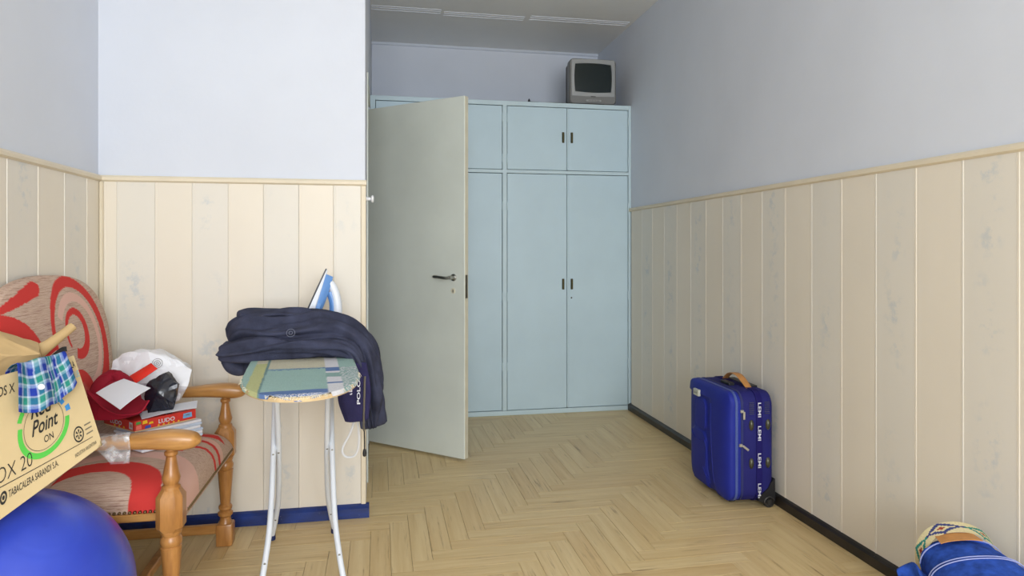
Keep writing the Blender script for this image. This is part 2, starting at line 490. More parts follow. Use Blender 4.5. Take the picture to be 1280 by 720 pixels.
for kind, r in cand:
    if r[3] <= YP + TH: gs = [regions[0]]
    elif r[0] >= XA: gs = [(XA, YW, XR + TH, 4.82)]
    else: gs = regions
    for g in gs:
        x0, y0, x1, y1 = max(r[0], g[0]), max(r[1], g[1]), min(r[2], g[2]), min(r[3], g[3])
        if x1 - x0 < 0.006 or y1 - y0 < 0.006: continue
        seen = False
        for (cx, cy) in ((x0, y0), (x1, y0), (x0, y1), (x1, y1), ((x0 + x1) / 2, (y0 + y1) / 2)):
            p = proj(cx, cy, 0)
            if p and -5 < p[0] < 1285 and p[1] < 725: seen = True
        if seen: vis.append((kind, x0, y0, x1, y1))
        else: add_rest(kind, x0, y0, x1, y1)
vis.sort(key=lambda v: v[2])
vis2 = []
for v in vis:
    # planks wholly behind the partition's own baseboard line are not needed
    vis2.append(v)
extra = vis2[300:]; vis2 = vis2[:300]
for kind, x0, y0, x1, y1 in vis2:
    w, h = x1 - x0, y1 - y0
    me = plank_mesh(w, h) if kind else plank_mesh(h, w)
    o = link_mesh('plank', me, None, floor)
    o.location = ((x0 + x1) / 2, (y0 + y1) / 2, -0.0115 + random.uniform(-0.0004, 0.0))
    o.rotation_euler = (random.uniform(-0.004, 0.004), 0, (0 if kind else PI / 2))
for kind, x0, y0, x1, y1 in extra: add_rest(kind, x0, y0, x1, y1)
for k_ in (0, 1):
    ro = rest[k_].build('plank_field', M_plank, floor, rot=(0, 0, 0 if k_ else PI / 2)); tag(ro, kind='stuff')
print('planks visible', len(vis), 'objects', len(vis2))

# hall door -------------------------------------------------------------------
free = Vector((0.463, 3.790, 0)); hinge = Vector((-0.085, 4.288, 0))
dv = (free - hinge); DW = dv.length; ang = math.atan2(dv.y, dv.x)
door = empty('door_1', (hinge.x, hinge.y, 0), ang); tag(door, kind='structure')
# local: x along the leaf, y across (0 = face towards the room, +0.036 = face towards the wardrobe)
leaf = MB().box((0.0, 0.0, 0.012), (DW, 0.036, 2.045), 0.0025); leaf.build('leaf', M_door, door)
MB().box((DW - 0.0005, 0.004, 0.014), (DW + 0.0015, 0.033, 2.043)).build('edge_strip', M_edge, door)
lh = 1.18 - (347 - 313) / 853.3 * 3.83
pl = MB().box((DW + 0.001, 0.006, lh - 0.115), (DW + 0.003, 0.026, lh + 0.015)); pl.build('lock_plate', M_steel, door)
hd = empty('handle_anchor')
bpy.data.objects.remove(hd)
rz_ = MB(); hm = Matrix.Translation((DW - 0.075, 0.0, lh)) @ Matrix.Rotation(PI / 2, 4, 'X')
rz_.lathe([(0.0, 0.0), (0.02, 0.0), (0.02, 0.004), (0.012, 0.008), (0.010, 0.045), (0.0, 0.045)], 18, m=hm)
hob = rz_.build('handle', M_chrome, door, smooth=True)
lev = MB().tube([(DW - 0.075, -0.042, lh), (DW - 0.10, -0.05, lh - 0.002), (DW - 0.14, -0.05, lh + 0.002), (DW - 0.185, -0.045, lh + 0.004)], [0.009, 0.0085, 0.0085, 0.0085, 0.0085, 0.0085, 0.0085, 0.0085, 0.0085, 0.0085, 0.009, 0.009, 0.007], 10, 4)
lev.build('lever', M_chrome, hob, smooth=True)
es = MB(); em = Matrix.Translation((DW - 0.077, 0.0, lh - 0.075)) @ Matrix.Rotation(PI / 2, 4, 'X')
es.lathe([(0.0, 0), (0.016, 0), (0.016, 0.002), (0.013, 0.003), (0.0, 0.003)], 18, m=em); eo = es.build('escutcheon', M_edge, door, smooth=True)
MB().box((DW - 0.079, -0.0045, lh - 0.084), (DW - 0.0745, -0.002, lh - 0.068)).build('keyhole', M_black, eo)
for z in (0.25, 1.05, 1.8): MB().lathe([(0.0, z - 0.04), (0.006, z - 0.04), (0.006, z + 0.04), (0, z + 0.04)], 10, c=(-0.004, 0.04)).build('hinge', M_edge, door)
fr = MB()
fr.box((XA - 0.105, DY0 - 0.0, 0), (XA + 0.006, DY0 + 0.02, DZ - 0.02)); fr.box((XA - 0.105, DY1 - 0.02, 0), (XA - 0.045, DY1, DZ - 0.02)); fr.box((XA - 0.105, DY0, DZ - 0.02), (XA + 0.006, DY1, DZ))
struct('trim_7', fr, M_door)

# white peg on the end of the partition
peg = empty('wall_peg', (XA, 3.17, 1.414)); tag(peg, 'small white peg knob on the end of the panelled partition wall', 'wall hook')
pm = Matrix.Rotation(PI / 2, 4, 'Y')
MB().lathe([(0, 0.0), (0.011, 0.0), (0.009, 0.006), (0.007, 0.024), (0.007, 0.026), (0, 0.026)], 14, m=pm).build('stem', M_wplast, peg, smooth=True)
MB().lathe([(0, 0.024), (0.012, 0.024), (0.017, 0.028), (0.017, 0.035), (0.012, 0.038), (0, 0.038)], 16, m=pm).build('knob', M_wplast, peg, smooth=True)

# ------------------------------------------------------------------ wardrobe
WY = 4.80
wd = empty('wardrobe', (0.87, WY, 0)); tag(wd, 'pale blue painted built-in wardrobe filling the alcove', 'wardrobe')
def L(x): return x - 0.87
car = MB()
car.box((L(XA), 0.03, 0.0), (L(XA) + 0.02, 0.79, 2.235)); car.box((L(XR) - 0.008, 0.03, 0.0), (L(XR) + 0.0105, 0.79, 2.235))
car.box((L(XA), 0.0, 2.228), (L(XR) + 0.0105, 0.79, 2.25)); car.box((L(XA), 0.77, 0), (L(XR), 0.79, 2.235)); car.box((L(XA), 0.03, 0.0), (L(XR), 0.78, 0.03))
car.box((L(0.862), 0.03, 0), (L(0.889), 0.78, 2.235)); car.box((L(XA), 0.03, 1.738), (L(XR), 0.78, 1.755))
car.build('carcass', M_blue2, wd)
ff = MB()
for (x0, x1, z0, z1) in ((XA, -0.032, 0.0, 2.25), (0.860, 0.891, 0.035, 2.22), (1.806, XR + 0.010, 0.0, 2.25)):
    ff.box((L(x0), -0.002, z0), (L(x1), 0.03, z1), 0.0015)
for z0, z1 in ((0.0, 0.033), (1.734, 1.758), (2.218, 2.25)): ff.box((L(-0.032), -0.0015, z0), (L(1.806), 0.03, z1), 0.0015)
ff.build('face_frame', M_blue2, wd)
cols = [(-0.032, 0.402), (0.406, 0.860), (0.891, 1.337), (1.342, 1.806)]
for r_, (z0, z1) in enumerate(((0.033, 1.734), (1.758, 2.218))):
    for ci, (x0, x1) in enumerate(cols):
        d_ = MB().box((L(x0) + 0.0035, 0.001 + 0.002 * (ci % 2), z0 + 0.0035), (L(x1) - 0.0035, 0.022, z1 - 0.0035), 0.002).build('door', M_blue, wd)
        if ci in (1, 3): hx = L(x0) + 0.030
        else: hx = L(x1) - 0.030
        hz = 0.935 if r_ == 0 else 2.00
        hnd = MB().box((hx - 0.009, -0.004, hz - 0.039), (hx + 0.009, 0.002, hz + 0.039), 0.003)
        hnd.box((hx - 0.006, -0.016, hz - 0.034), (hx + 0.006, -0.003, hz + 0.034), 0.004, 2)
        hnd.build('handle', M_brass, d_)
        if ci == 3 and r_ == 0:
            MB().lathe([(0, 0), (0.006, 0), (0.006, 0.002), (0, 0.002)], 10, m=Matrix.Translation((hx - 0.002, 0.0035, 0.835)) @ Matrix.Rotation(PI / 2, 4, 'X')).build('keyhole', M_black, d_)
        sx = x0 if ci in (0, 2) else x1
        for z in ((0.35, 0.85, 1.5) if r_ == 0 else (1.84, 2.13)):
            MB().lathe([(0, z - 0.03), (0.005, z - 0.03), (0.005, z + 0.03), (0, z + 0.03)], 8, c=(L(sx), -0.003)).build('hinge', M_blue2, d_)
ast = MB(); ast.box((L(1.3345), -0.006, 0.04), (L(1.3445), 0.003, 1.730), 0.002); ast.box((L(1.3345), -0.006, 1.764), (L(1.3445), 0.003, 2.214), 0.002)
ast.build('cover_bead', M_blue2, wd)

# ------------------------------------------------------------------ television
M_tv = mat('tv_grey_plastic', (122, 122, 120), 0.4, var=0.02)
M_tv2 = mat('tv_light_bezel', (158, 160, 160), 0.35, var=0.02)
M_tvb = mat('tv_dark_back', (58, 56, 54), 0.6, var=0.03)
M_glass = mat('dark_screen', (34, 42, 42), 0.12, var=0.0)
tv = empty('television', (1.545, 4.835, 2.25), math.radians(-1)); tag(tv, 'old grey box television with dark screen on top of the wardrobe', 'television')
W_, H_ = 0.178, 0.168; zc = 0.008 + H_
def tvring(w, h, y, r, cz=zc): return [(p[0], y, p[1]) for p in rrect(w, h, r, 5, 0, cz)]
MB().rings([tvring(W_ - 0.006, H_ - 0.006, 0.0, 0.03), tvring(W_, H_, 0.008, 0.032), tvring(W_, H_, 0.07, 0.032), tvring(W_ - 0.004, H_ - 0.003, 0.076, 0.03)], cap0=False).build('housing', M_tv, tv, smooth=True)
MB().rings([tvring(W_ - 0.008, H_ - 0.006, 0.074, 0.03), tvring(W_ - 0.012, H_ - 0.01, 0.16, 0.03), tvring(W_ * 0.72, H_ * 0.74, 0.27, 0.04, zc - 0.01), tvring(W_ * 0.55, H_ * 0.55, 0.33, 0.04, zc - 0.03)]).build('rear_cover', M_tvb, tv, smooth=True)
sz = zc + 0.026
def scr(w, h, y, bow=0.0):
    o = []
    for s_, (ax, az, bx, bz) in enumerate(((w, -h, w, h), (w, h, -w, h), (-w, h, -w, -h), (-w, -h, w, -h))):
        for i in range(8):
            t = i / 8; b = bow * 4 * t * (1 - t)
            nx, nz = ((1, 0), (0, 1), (-1, 0), (0, -1))[s_]
            o.append((ax + (bx - ax) * t + nx * b, y, sz + az + (bz - az) * t + nz * b))
    return o
fr = MB(); fr.rings([tvring(W_ - 0.006, H_ - 0.006, 0.0, 0.03)[8:] + tvring(W_ - 0.006, H_ - 0.006, 0.0, 0.03)[:8]], cap0=False, cap1=False)
bz = MB()
o1 = scr(W_ - 0.016, H_ - 0.034, -0.003, 0.003); o2 = scr(0.139, 0.104, -0.005, 0.006); o3 = scr(0.136, 0.101, -0.0005, 0.006)
bz.rings([o1, o2, o3], cap0=False, cap1=False); bz.rings([scr(W_ - 0.016, H_ - 0.034, 0.004, 0.003), o1], cap0=False, cap1=False); bz.build('bezel', M_tv2, tv, smooth=True, angle=25)
def sfn(u, v):
    x = (u * 2 - 1); z = (v * 2 - 1)
    bx = 0.136 + 0.006 * (1 - z * z); bh = 0.101 + 0.006 * (1 - x * x)
    return (x * bx, -0.0005 - 0.007 * (1 - 0.5 * (x * x + z * z)), sz + z * bh)
grid(sfn, 14, 12).build('screen', M_glass, tv, smooth=True)
MB().rings([tvring(W_ - 0.0065, H_ - 0.0065, 0.001, 0.03), tvring(W_ - 0.0065, H_ - 0.0065, 0.002, 0.03)]).build('front_plate', M_tv, tv)
bpn = MB().box((-0.055, -0.006, 0.026), (0.06, 0.002, 0.042), 0.002).build('control_strip', M_tv2, tv)
for i in range(7): MB().box((-0.036 + i * 0.0125, -0.008, 0.030), (-0.029 + i * 0.0125, -0.005, 0.038), 0.001).build('button', M_steel, bpn)
MB().box((-0.018, -0.0055, 0.062), (0.018, -0.003, 0.067)).build('name_badge', M_tvb, tv)
for x in (-0.13, 0.13): MB().box((x - 0.02, 0.02, 0.0), (x + 0.02, 0.06, 0.010)).build('foot', M_black, tv)
cb = empty('cable', (1.2, 4.83, 2.25)); tag(cb, 'thin black cable with plug lying on the wardrobe top beside the television', 'cable')
MB().tube([(-0.13, 0.0, 0.006), (-0.04, 0.008, 0.005), (0.06, 0.0, 0.005), (0.15, 0.006, 0.005), (0.25, -0.012, 0.005), (0.36, -0.016, 0.005), (0.42, -0.014, 0.005)], 0.004, 8, 6).build('cord', M_black, cb, smooth=True)
MB().lathe([(0, 0), (0.008, 0.0), (0.01, 0.008), (0.006, 0.022), (0.003, 0.028), (0, 0.028)], 10, c=(-0.14, 0.0)).build('plug', M_black, cb, smooth=True)

# ------------------------------------------------------------------ suitcase
def cloth_mat(name, col, var=0.08, bump=0.25, bscale=500, rough=0.85, vscale=10):
    return mat(name, col, rough, var=var, vscale=vscale, bump=bump, bscale=bscale, spec=0.25)
M_sblue = cloth_mat('suitcase_blue', (32, 44, 142), 0.05, 0.12, 600, 0.55)
M_snavy = cloth_mat('suitcase_navy', (34, 34, 104), 0.05, 0.3, 500, 0.75)
M_strap = cloth_mat('strap_webbing', (26, 20, 92), 0.04, 0.3, 700)
M_pipe = mat('zip_tape', (34, 40, 96), 0.7)
M_zip = mat('zip_teeth', (70, 88, 150), 0.5, var=0.1, vscale=300)
M_tan = mat('tan_leather', (190, 132, 72), 0.5, var=0.06, vscale=30, bump=0.1, bscale=200)
M_brownl = mat('brown_leather', (136, 96, 56), 0.6, var=0.08)
M_print = mat('white_print', (214, 216, 226), 0.6, var=0.0)
su = empty('suitcase', (1.664, 3.080, 0), math.radians(-1.0))
tag(su, 'blue soft-sided wheeled cabin suitcase standing against the panelled wall', 'suitcase')
# local: -x front shell, -y the side that carries the strap
HX, HY_, Z0, Z1 = 0.125, 0.220, 0.022, 0.530
zc_ = (Z0 + Z1) / 2; hz_ = (Z1 - Z0) / 2
def sring(x, ins, r=0.06): return [(x, p[0], p[1]) for p in rrect(HY_ - ins, hz_ - ins, r, 7, 0, zc_)]
MB().rings([sring(-0.030, 0.003), sring(-0.022, 0.0), sring(0.095, 0.0), sring(0.112, 0.006, 0.055), sring(0.122, 0.02, 0.05)], cap0=True).build('main_body', M_snavy, su, smooth=True, angle=50)
for k, x in enumerate((-0.037, -0.064)):
    MB().rings([sring(x - 0.006, 0.004), sring(x - 0.006, -0.001), sring(x + 0.006, -0.001), sring(x + 0.006, 0.004)]).build('zipper', M_zip if k else M_pipe, su, smooth=True, angle=30)
MB().rings([sring(-0.058, 0.004), sring(-0.058, 0.001), sring(-0.043, 0.001), sring(-0.043, 0.004)]).build('expansion_band', M_sblue, su)
# bulged front shell with embossed pocket outline
def shell_d(y, z):
    a = max(0, 1 - (abs(y) / HY_) ** 4) * max(0, 1 - (abs(z - zc_) / hz_) ** 6)
    d = 0.044 * a ** 0.30
    # embossed raised field: long S shapes
    def sd_rr(y, z, cy, cz, w, h, r):
        qx, qz = abs(y - cy) - w + r, abs(z - cz) - h + r
        return math.hypot(max(qx, 0), max(qz, 0)) + min(max(qx, qz), 0) - r
    s1 = sd_rr(y, z, 0.055, 0.375, 0.058, 0.072, 0.03)
    d += 0.009 * (1 / (1 + math.exp(s1 / 0.0025)))
    s2 = sd_rr(y, z, 0.075, 0.13, 0.085, 0.165, 0.05)
    d += 0.009 * (1 / (1 + math.exp(s2 / 0.0025)))
    ye = -0.055 - 0.055 * max(0, (0.36 - z)) ** 1.3 * 3 if z < 0.43 else -0.055 + 0.6 * (z - 0.43) ** 1.2
    d -= 0.010 * (1 / (1 + math.exp((ye - y) / 0.003))) if z < 0.47 else 0
    return d
nr, nt = 70, 96
outl = densify(rrect(HY_ - 0.001, hz_ - 0.001, 0.06, 10, 0, zc_), 0.006)
rs_ = []
rs_.append([(-0.070, p[0], p[1]) for p in outl])
for i in range(nr):
    f = 1 - (i / nr) ** 1.6
    rs_.append([(-0.070 - shell_d(p[0] * f, zc_ + (p[1] - zc_) * f), p[0] * f, zc_ + (p[1] - zc_) * f) for p in outl])
MB().rings(rs_, cap0=False).build('front_shell', M_sblue, su, smooth=True, angle=80)
M_emb = M_sblue
def shp(y, z): return Vector((-0.0705 - shell_d(y, z), y, z))
el = [shp(p[0], p[1]) for p in densify(rrect(0.0565, 0.0705, 0.03, 6, 0.055, 0.375), 0.006)]
MB().tube(el + el[:1], 0.0026, 6).build('embossed_line', M_emb, su, smooth=True)
el = [shp(p[0], p[1]) for p in densify([(0.150, 0.275), (0.135, 0.255), (0.10, 0.243), (0.04, 0.243), (0.005, 0.255), (-0.006, 0.24), (-0.010, 0.20), (-0.014, 0.12), (-0.03, 0.06)], 0.006)[:-1]]
el = el[:int(len(el) * 0.70)]
MB().tube(el, 0.0026, 6).build('embossed_line', M_emb, su, smooth=True)
el = [shp(-0.060 - (0.055 * max(0, (0.36 - z)) ** 1.3 * 3), z) for z in [0.45 - 0.01 * k for k in range(38)]]
MB().tube(el, 0.0026, 6).build('embossed_line', M_emb, su, smooth=True)
MB().box((-0.1215, 0.055, 0.458), (-0.108, 0.112, 0.490), 0.002).build('name_badge', mat('badge_silver', (206, 208, 196), 0.35, 0.3, var=0.0), su)
bo = lettering('badge_print', 'Lemi', lambda x, y: Vector((-0.1222, 0.102 - x, 0.469 + y)), M_black, su, width=0.036, height=0.012, shear=0.3)
# strap over side and top
def strap_path(off=0.0):
    return rrect(HY_ + 0.002 + off, hz_ + 0.002 + off, 0.062, 12, 0, zc_)
xs0, xs1 = 0.032, 0.062
sp_ = strap_path(); sp2 = strap_path(0.002)
st = MB(); n = len(sp_)
pts = [i for i in range(n)]
st.rings([[(xs0, p[0], p[1]) for p in sp_], [(xs0, p[0], p[1]) for p in sp2], [(xs1, p[0], p[1]) for p in sp2], [(xs1, p[0], p[1]) for p in sp_]], cap0=False, cap1=False)
so = st.build('strap', M_strap, su, smooth=True, angle=50)
for zt in (0.482, 0.375, 0.250, 0.112):
    def lf(x, y, zt=zt):
        z = zt - x
        yy = -(HY_ + 0.0052)
        if z > Z1 - 0.062:
            zz = z - (Z1 - 0.062); yy = -(HY_ - 0.06 + math.sqrt(max(0, 0.0662 ** 2 - zz * zz)))
        return Vector((0.0395 + y, yy, z))
    lettering('strap_lettering', 'LEMI', lf, M_print, so, width=0.066, height=0.0155, bold=0.012)
# rubber ribs, studs, pulls
for x in (0.010, 0.086):
    for k in range(7):
        z = 0.482 - k * 0.0085
        yy = -(HY_ + 0.001)
        if z > Z1 - 0.06: yy = -(HY_ - 0.06 + math.sqrt(max(0, 0.061 ** 2 - (z - Z1 + 0.06) ** 2)))
        MB().box((x - 0.012, yy - 0.002, z - 0.0022), (x + 0.012, yy + 0.004, z + 0.0022), 0.001).build('rubber_rib', mat('rib_rubber', (52, 54, 88), 0.6), su)
M_stud = mat('stud_metal', (74, 74, 62), 0.3, 0.5, var=0.05)
for x in (0.008, 0.090):
    for z in (0.380, 0.205):
        m4 = Matrix.Translation((x, -HY_, z)) @ Matrix.Diagonal((1, 1, 2.1, 1)) @ Matrix.Rotation(PI / 2, 4, 'X')
        MB().lathe([(0, -0.002), (0.011, -0.002), (0.012, 0.003), (0.009, 0.008), (0.004, 0.011), (0, 0.0115)], 14, m=m4).build('stud', M_stud, su, smooth=True)
M_pull = mat('zip_pull_silver', (196, 192, 180), 0.35, 0.6, var=0.05)
for (x, z, a) in ((-0.040, 0.445, 0.0), (-0.046, 0.290, -0.9)):
    y = -HY_ - 0.004
    p = MB().box((x - 0.008, y - 0.006, z - 0.006), (x + 0.008, y + 0.004, z + 0.007), 0.002).build('zip_pull', M_pull, su)
    ca_, sa_ = math.cos(a), math.sin(a)
    t = MB(); t.box((-0.005, -0.003, -0.036), (0.005, 0.002, 0.0), 0.002)
    t.build('tab', M_pull, p, loc=(x + 0.008, y - 0.006, z), rot=(0, a, 0))
# top hardware
MB().box((-0.018, -0.06, Z1 - 0.002), (0.012, 0.03, Z1 + 0.014), 0.004, 2).build('lock_housing', M_black, su)
MB().box((0.062, -0.11, Z1 - 0.003), (0.102, 0.11, Z1 + 0.008), 0.004, 2).build('pull_handle', M_black, su)
hp = [(0.047, -0.135, Z1 - 0.002), (0.047, -0.09, Z1 + 0.022), (0.047, -0.04, Z1 + 0.044), (0.047, 0.01, Z1 + 0.047), (0.047, 0.06, Z1 + 0.034), (0.047, 0.105, Z1 + 0.004)]
hc = catmull([Vector(p) for p in hp], 6); hb = MB(); rr_ = []
for i, p in enumerate(hc):
    t = (hc[min(i + 1, len(hc) - 1)] - hc[max(i - 1, 0)]).normalized(); nn = Vector((1, 0, 0)).cross(t).normalized()
    hw = 0.015 + 0.004 * math.sin(PI * i / (len(hc) - 1))
    rr_.append([p + Vector((hw, 0, 0)), p + nn * 0.003 + Vector((hw * 0.8, 0, 0)), p + nn * 0.003 - Vector((hw * 0.8, 0, 0)), p - Vector((hw, 0, 0)), p - nn * 0.003 - Vector((hw * 0.8, 0, 0)), p - nn * 0.003 + Vector((hw * 0.8, 0, 0))])
hb.rings(rr_); ho = hb.build('carry_handle', M_tan, su, smooth=True, angle=50); ho['label'] = 'tan leather carry handle'
# wheels and corner guards
for sy in (-1, 1):
    g = MB(); y0, y1 = sorted((sy * (HY_ + 0.006), sy * (HY_ - 0.045)))
    g.prism([(0.036, 0.034), (0.056, 0.060), (0.088, 0.085), (0.114, 0.125), (0.123, 0.130), (0.125, 0.030), (0.114, 0.016), (0.066, 0.022)], y0, y1, 'Y')
    go = g.build('corner_guard', M_black, su)
    w = MB(); wm = Matrix.Translation((0.094, sy * (HY_ + 0.008), 0.026)) @ Matrix.Rotation(PI / 2 * sy, 4, 'X')
    w.lathe([(0, -0.001), (0.010, -0.002), (0.012, 0.002), (0.020, 0.002), (0.022, -0.003), (0.026, 0.0), (0.026, 0.022), (0.0, 0.022)], 20, m=wm)
    w.build('wheel', mat('wheel_rubber', (44, 42, 40), 0.5), go, smooth=True)
    MB().box((-0.055, sy * 0.11 - 0.02, 0.0), (-0.02, sy * 0.11 + 0.02, 0.036), 0.004).build('foot', M_black, su)

# ------------------------------------------------------------------ armchair
CH = (-0.85, 2.55, 0.0)
ch = empty('armchair', CH); tag(ch, 'wooden armchair with turned legs and beige upholstery with red swirls', 'armchair')
def wood_mat(name, c0, c1, sc3):
    m = bpy.data.materials.new(name); m.use_nodes = True; t = NT(m)
    f = t.noise(t.coord(sc3), 3, 5, 0.6)
    t.link(t.ramp(f, [(0.3, lin(c0)), (0.7, lin(c1))]), t.b.inputs['Base Color'])
    t.b.inputs['Roughness'].default_value = 0.3; t.b.inputs['Specular IOR Level'].default_value = 0.5
    MATS[name] = m; return m
M_wood = wood_mat('turned_wood', (150, 98, 48), (190, 136, 76), (14, 14, 2))
M_woodx = wood_mat('arm_wood', (158, 108, 54), (196, 146, 84), (2, 16, 16))
def fabric_mat(name, sc3):
    m = bpy.data.materials.new(name); m.use_nodes = True; t = NT(m)
    f1 = t.noise(t.coord(sc3), 3.0, 4, 0.7)
    base = t.ramp(f1, [(0.34, lin((140, 104, 94))), (0.47, lin((196, 168, 150))), (0.58, lin((210, 186, 168))), (0.68, lin((156, 112, 104)))])
    a = t.node('ShaderNodeAttribute', attribute_name='pat'); s = t.node('ShaderNodeSeparateColor'); t.link(a.outputs['Color'], s.inputs[0])
    c = t.mix(s.outputs[1], base, lin((222, 180, 166))); c = t.mix(s.outputs[0], c, lin((206, 62, 58)))
    t.link(c, t.b.inputs['Base Color']); t.b.inputs['Roughness'].default_value = 0.9; t.b.inputs['Specular IOR Level'].default_value = 0.2
    t.bump(f1, 0.15, 0.003); MATS[name] = m; return m
M_fabb = fabric_mat('back_fabric', (20, 4, 240)); M_fabs = fabric_mat('seat_fabric', (5, 240, 40))
PF = 0.240; PYW = 0.363
def octo(r, z, c, k=0.42):
    o = []
    for (x, y) in ((1, k), (k, 1), (-k, 1), (-1, k), (-1, -k), (-k, -1), (k, -1), (1, -k)): o.append((c[0] + r * x, c[1] + r * y, z))
    return o
for sy in (-1, 1):
    c = (PF, sy * PYW); p = MB()
    p.box((c[0] - 0.031, c[1] - 0.031, 0.0), (c[0] + 0.031, c[1] + 0.031, 0.088), 0.007, 2)
    p.lathe([(0.0, 0.085), (0.026, 0.086), (0.021, 0.100), (0.020, 0.112), (0.028, 0.120), (0.029, 0.130), (0.020, 0.138), (0.026, 0.146), (0.026, 0.154), (0.019, 0.163), (0.022, 0.20), (0.029, 0.292), (0.030, 0.300), (0.026, 0.304), (0.030, 0.310), (0.031, 0.322), (0.025, 0.334), (0.030, 0.345), (0.030, 0.35), (0, 0.35)], 20, c)
    p.rings([octo(0.024, 0.342, c, 0.5), octo(0.037, 0.362, c, 0.55), octo(0.037, 0.452, c, 0.55), octo(0.024, 0.474, c, 0.5)])
    p.lathe([(0, 0.465), (0.027, 0.470), (0.026, 0.480), (0.020, 0.486), (0.024, 0.496), (0.026, 0.506), (0.022, 0.520), (0.015, 0.560), (0.014, 0.568), (0.019, 0.574), (0.019, 0.582), (0.014, 0.586), (0.014, 0.602), (0, 0.602)], 20, c)
    p.build('front_leg', M_wood, ch, smooth=True, angle=35)
    # arm: scrolled front end
    path = [(0.318, c[1], 0.612), (0.305, c[1], 0.613), (0.27, c[1], 0.615), (0.22, c[1], 0.619), (0.15, c[1], 0.618), (0.05, c[1] * 0.99, 0.614), (-0.07, c[1] * 0.97, 0.612), (-0.20, c[1] * 0.95, 0.618)]
    A_ = [0.016, 0.028, 0.034, 0.036, 0.033, 0.027, 0.023, 0.021]; B_ = [0.012, 0.022, 0.029, 0.028, 0.023, 0.018, 0.016, 0.016]
    sweep(path, A_, B_, (0, 1, 0), k=5, n=24, power=2.7).build('armrest', M_woodx, ch, smooth=True, angle=80)
    # back legs
    b = MB(); b.rings([[(x0 + x, sy * 0.335 + y, z) for x, y in ((-0.02, -0.022), (0.02, -0.022), (0.02, 0.022), (-0.02, 0.022))] for x0, z in ((-0.235, 0.0), (-0.185, 0.22), (-0.175, 0.44), (-0.21, 0.66), (-0.225, 0.80))])
    b.build('back_leg', M_wood, ch)
    # side stretcher and seat side rail
    s = MB().box((-0.20, sy * 0.352 - 0.011, 0.05), (PF - 0.02, sy * 0.352 + 0.011, 0.086), 0.003); s.build('side_stretcher', M_woodx, ch)
    MB().box((-0.18, sy * 0.335 - 0.014, 0.372), (PF - 0.02, sy * 0.335 + 0.0, 0.395), 0.003).build('seat_rail', M_woodx, ch)
MB().box((0.050, -0.345, 0.055), (0.082, 0.345, 0.085), 0.004).build('cross_stretcher', M_wood, ch)
MB().box((PF - 0.026, -0.34, 0.362), (PF + 0.006, 0.34, 0.392), 0.003).build('seat_rail', M_woodx, ch)
# seat cushion: superellipse pad
def seat_fn(u, v):
    x = -0.20 + u * 0.475; y = -0.338 + v * 0.676
    ex = abs((u - 0.5) * 2); ey = abs((v - 0.5) * 2)
    z = 0.392 + 0.088 * max(0, 1 - ex ** 7) ** 0.45 * max(0, 1 - ey ** 7) ** 0.45 + 0.014 * (1 - ex ** 2) * (1 - ey ** 2)
    return (x, y, z)
sm = grid(seat_fn, 130, 170); base_n = len(sm.v)
seat = sm.build('seat', M_fabs, ch, smooth=True, angle=80)
MB().box((-0.198, -0.336, 0.372), (0.273, 0.336, 0.3925), 0.004).build('seat_base', M_fabs, ch)
def ringband(x, y, cx, cy, r, w, a0=-400, a1=400):
    d = abs(math.hypot(x - cx, y - cy) - r)
    a = math.degrees(math.atan2(y - cy, x - cx))
    if not (a0 <= a <= a1): return 0
    return 1.0 if d < w else 0.0
def seat_pat(co, i):
    x, y = co.x, co.y; r = g = 0
    r = max(r, ringband(x, y, -0.01, -0.33, 0.165, 0.042, -40, 180))
    r = max(r, ringband(x, y, 0.175, 0.30, 0.10, 0.024, 90, 180), ringband(x, y, 0.175, 0.30, 0.10, 0.022, -180, -40))
    r = max(r, ringband(x, y, 0.22, 0.0, 0.12, 0.012, 40, 180), ringband(x, y, 0.24, -0.02, 0.07, 0.010, 30, 180))
    g = max(g, ringband(x, y, 0.02, -0.30, 0.25, 0.03, -60, 160), ringband(x, y, 0.23, -0.02, 0.17, 0.02, 20, 190))
    return (r, g, 0)
paint(seat, seat_pat, 'pat')
nl = MB(); nv = MB().lathe([(0, -0.002), (0.0055, -0.002), (0.005, 0.002), (0.0025, 0.0045), (0, 0.005)], 8)
def nail(m):
    o = MB(); o.lathe([(0, -0.002), (0.0055, -0.002), (0.005, 0.002), (0.0025, 0.0045), (0, 0.005)], 8); return o.mesh('nail_head', True)
nm_ = nail(0)
for k in range(46):
    o = link_mesh('nail_head', nm_, mat('nail_brass', (120, 100, 70), 0.35, 0.8), ch, loc=(0.2745, -0.318 + k * 0.01413, 0.392), rot=(0, PI / 2, 0))
for k in range(30):
    link_mesh('nail_head', nm_, None, ch, loc=(-0.18 + k * 0.0142, -0.3385, 0.398), rot=(PI / 2, 0, 0))
# backrest : arched pad, outline in (y,z)
half = [(0.0, 1.096), (0.10, 1.092), (0.20, 1.078), (0.29, 1.050), (0.36, 1.003), (0.395, 0.945), (0.405, 0.88), (0.39, 0.80), (0.365, 0.72), (0.34, 0.64), (0.325, 0.55), (0.31, 0.46)]
hp_ = catmull([Vector((a, b, 0)) for a, b in half], 18)
outl = [(p.x, p.y) for p in hp_] + [(p.x, p.y) for p in hp_[::-1][:-1]][0:0]
outl = [(p.x, p.y) for p in hp_] + [(-p.x, p.y) for p in hp_[::-1]]
def bx_(z): return -0.10 - 0.125 * (z - 0.46) / 0.636         # front face x of the pad (reclined)
cy_, czb = 0.0, 0.78
rs_ = []
NR = 90
edge = [(0.0, 0.055), (0.0, 0.045), (0.0, 0.025)]
for t_ in (0.052, 0.045, 0.030): rs_.append([(bx_(z) - t_ , y, z) for y, z in outl])
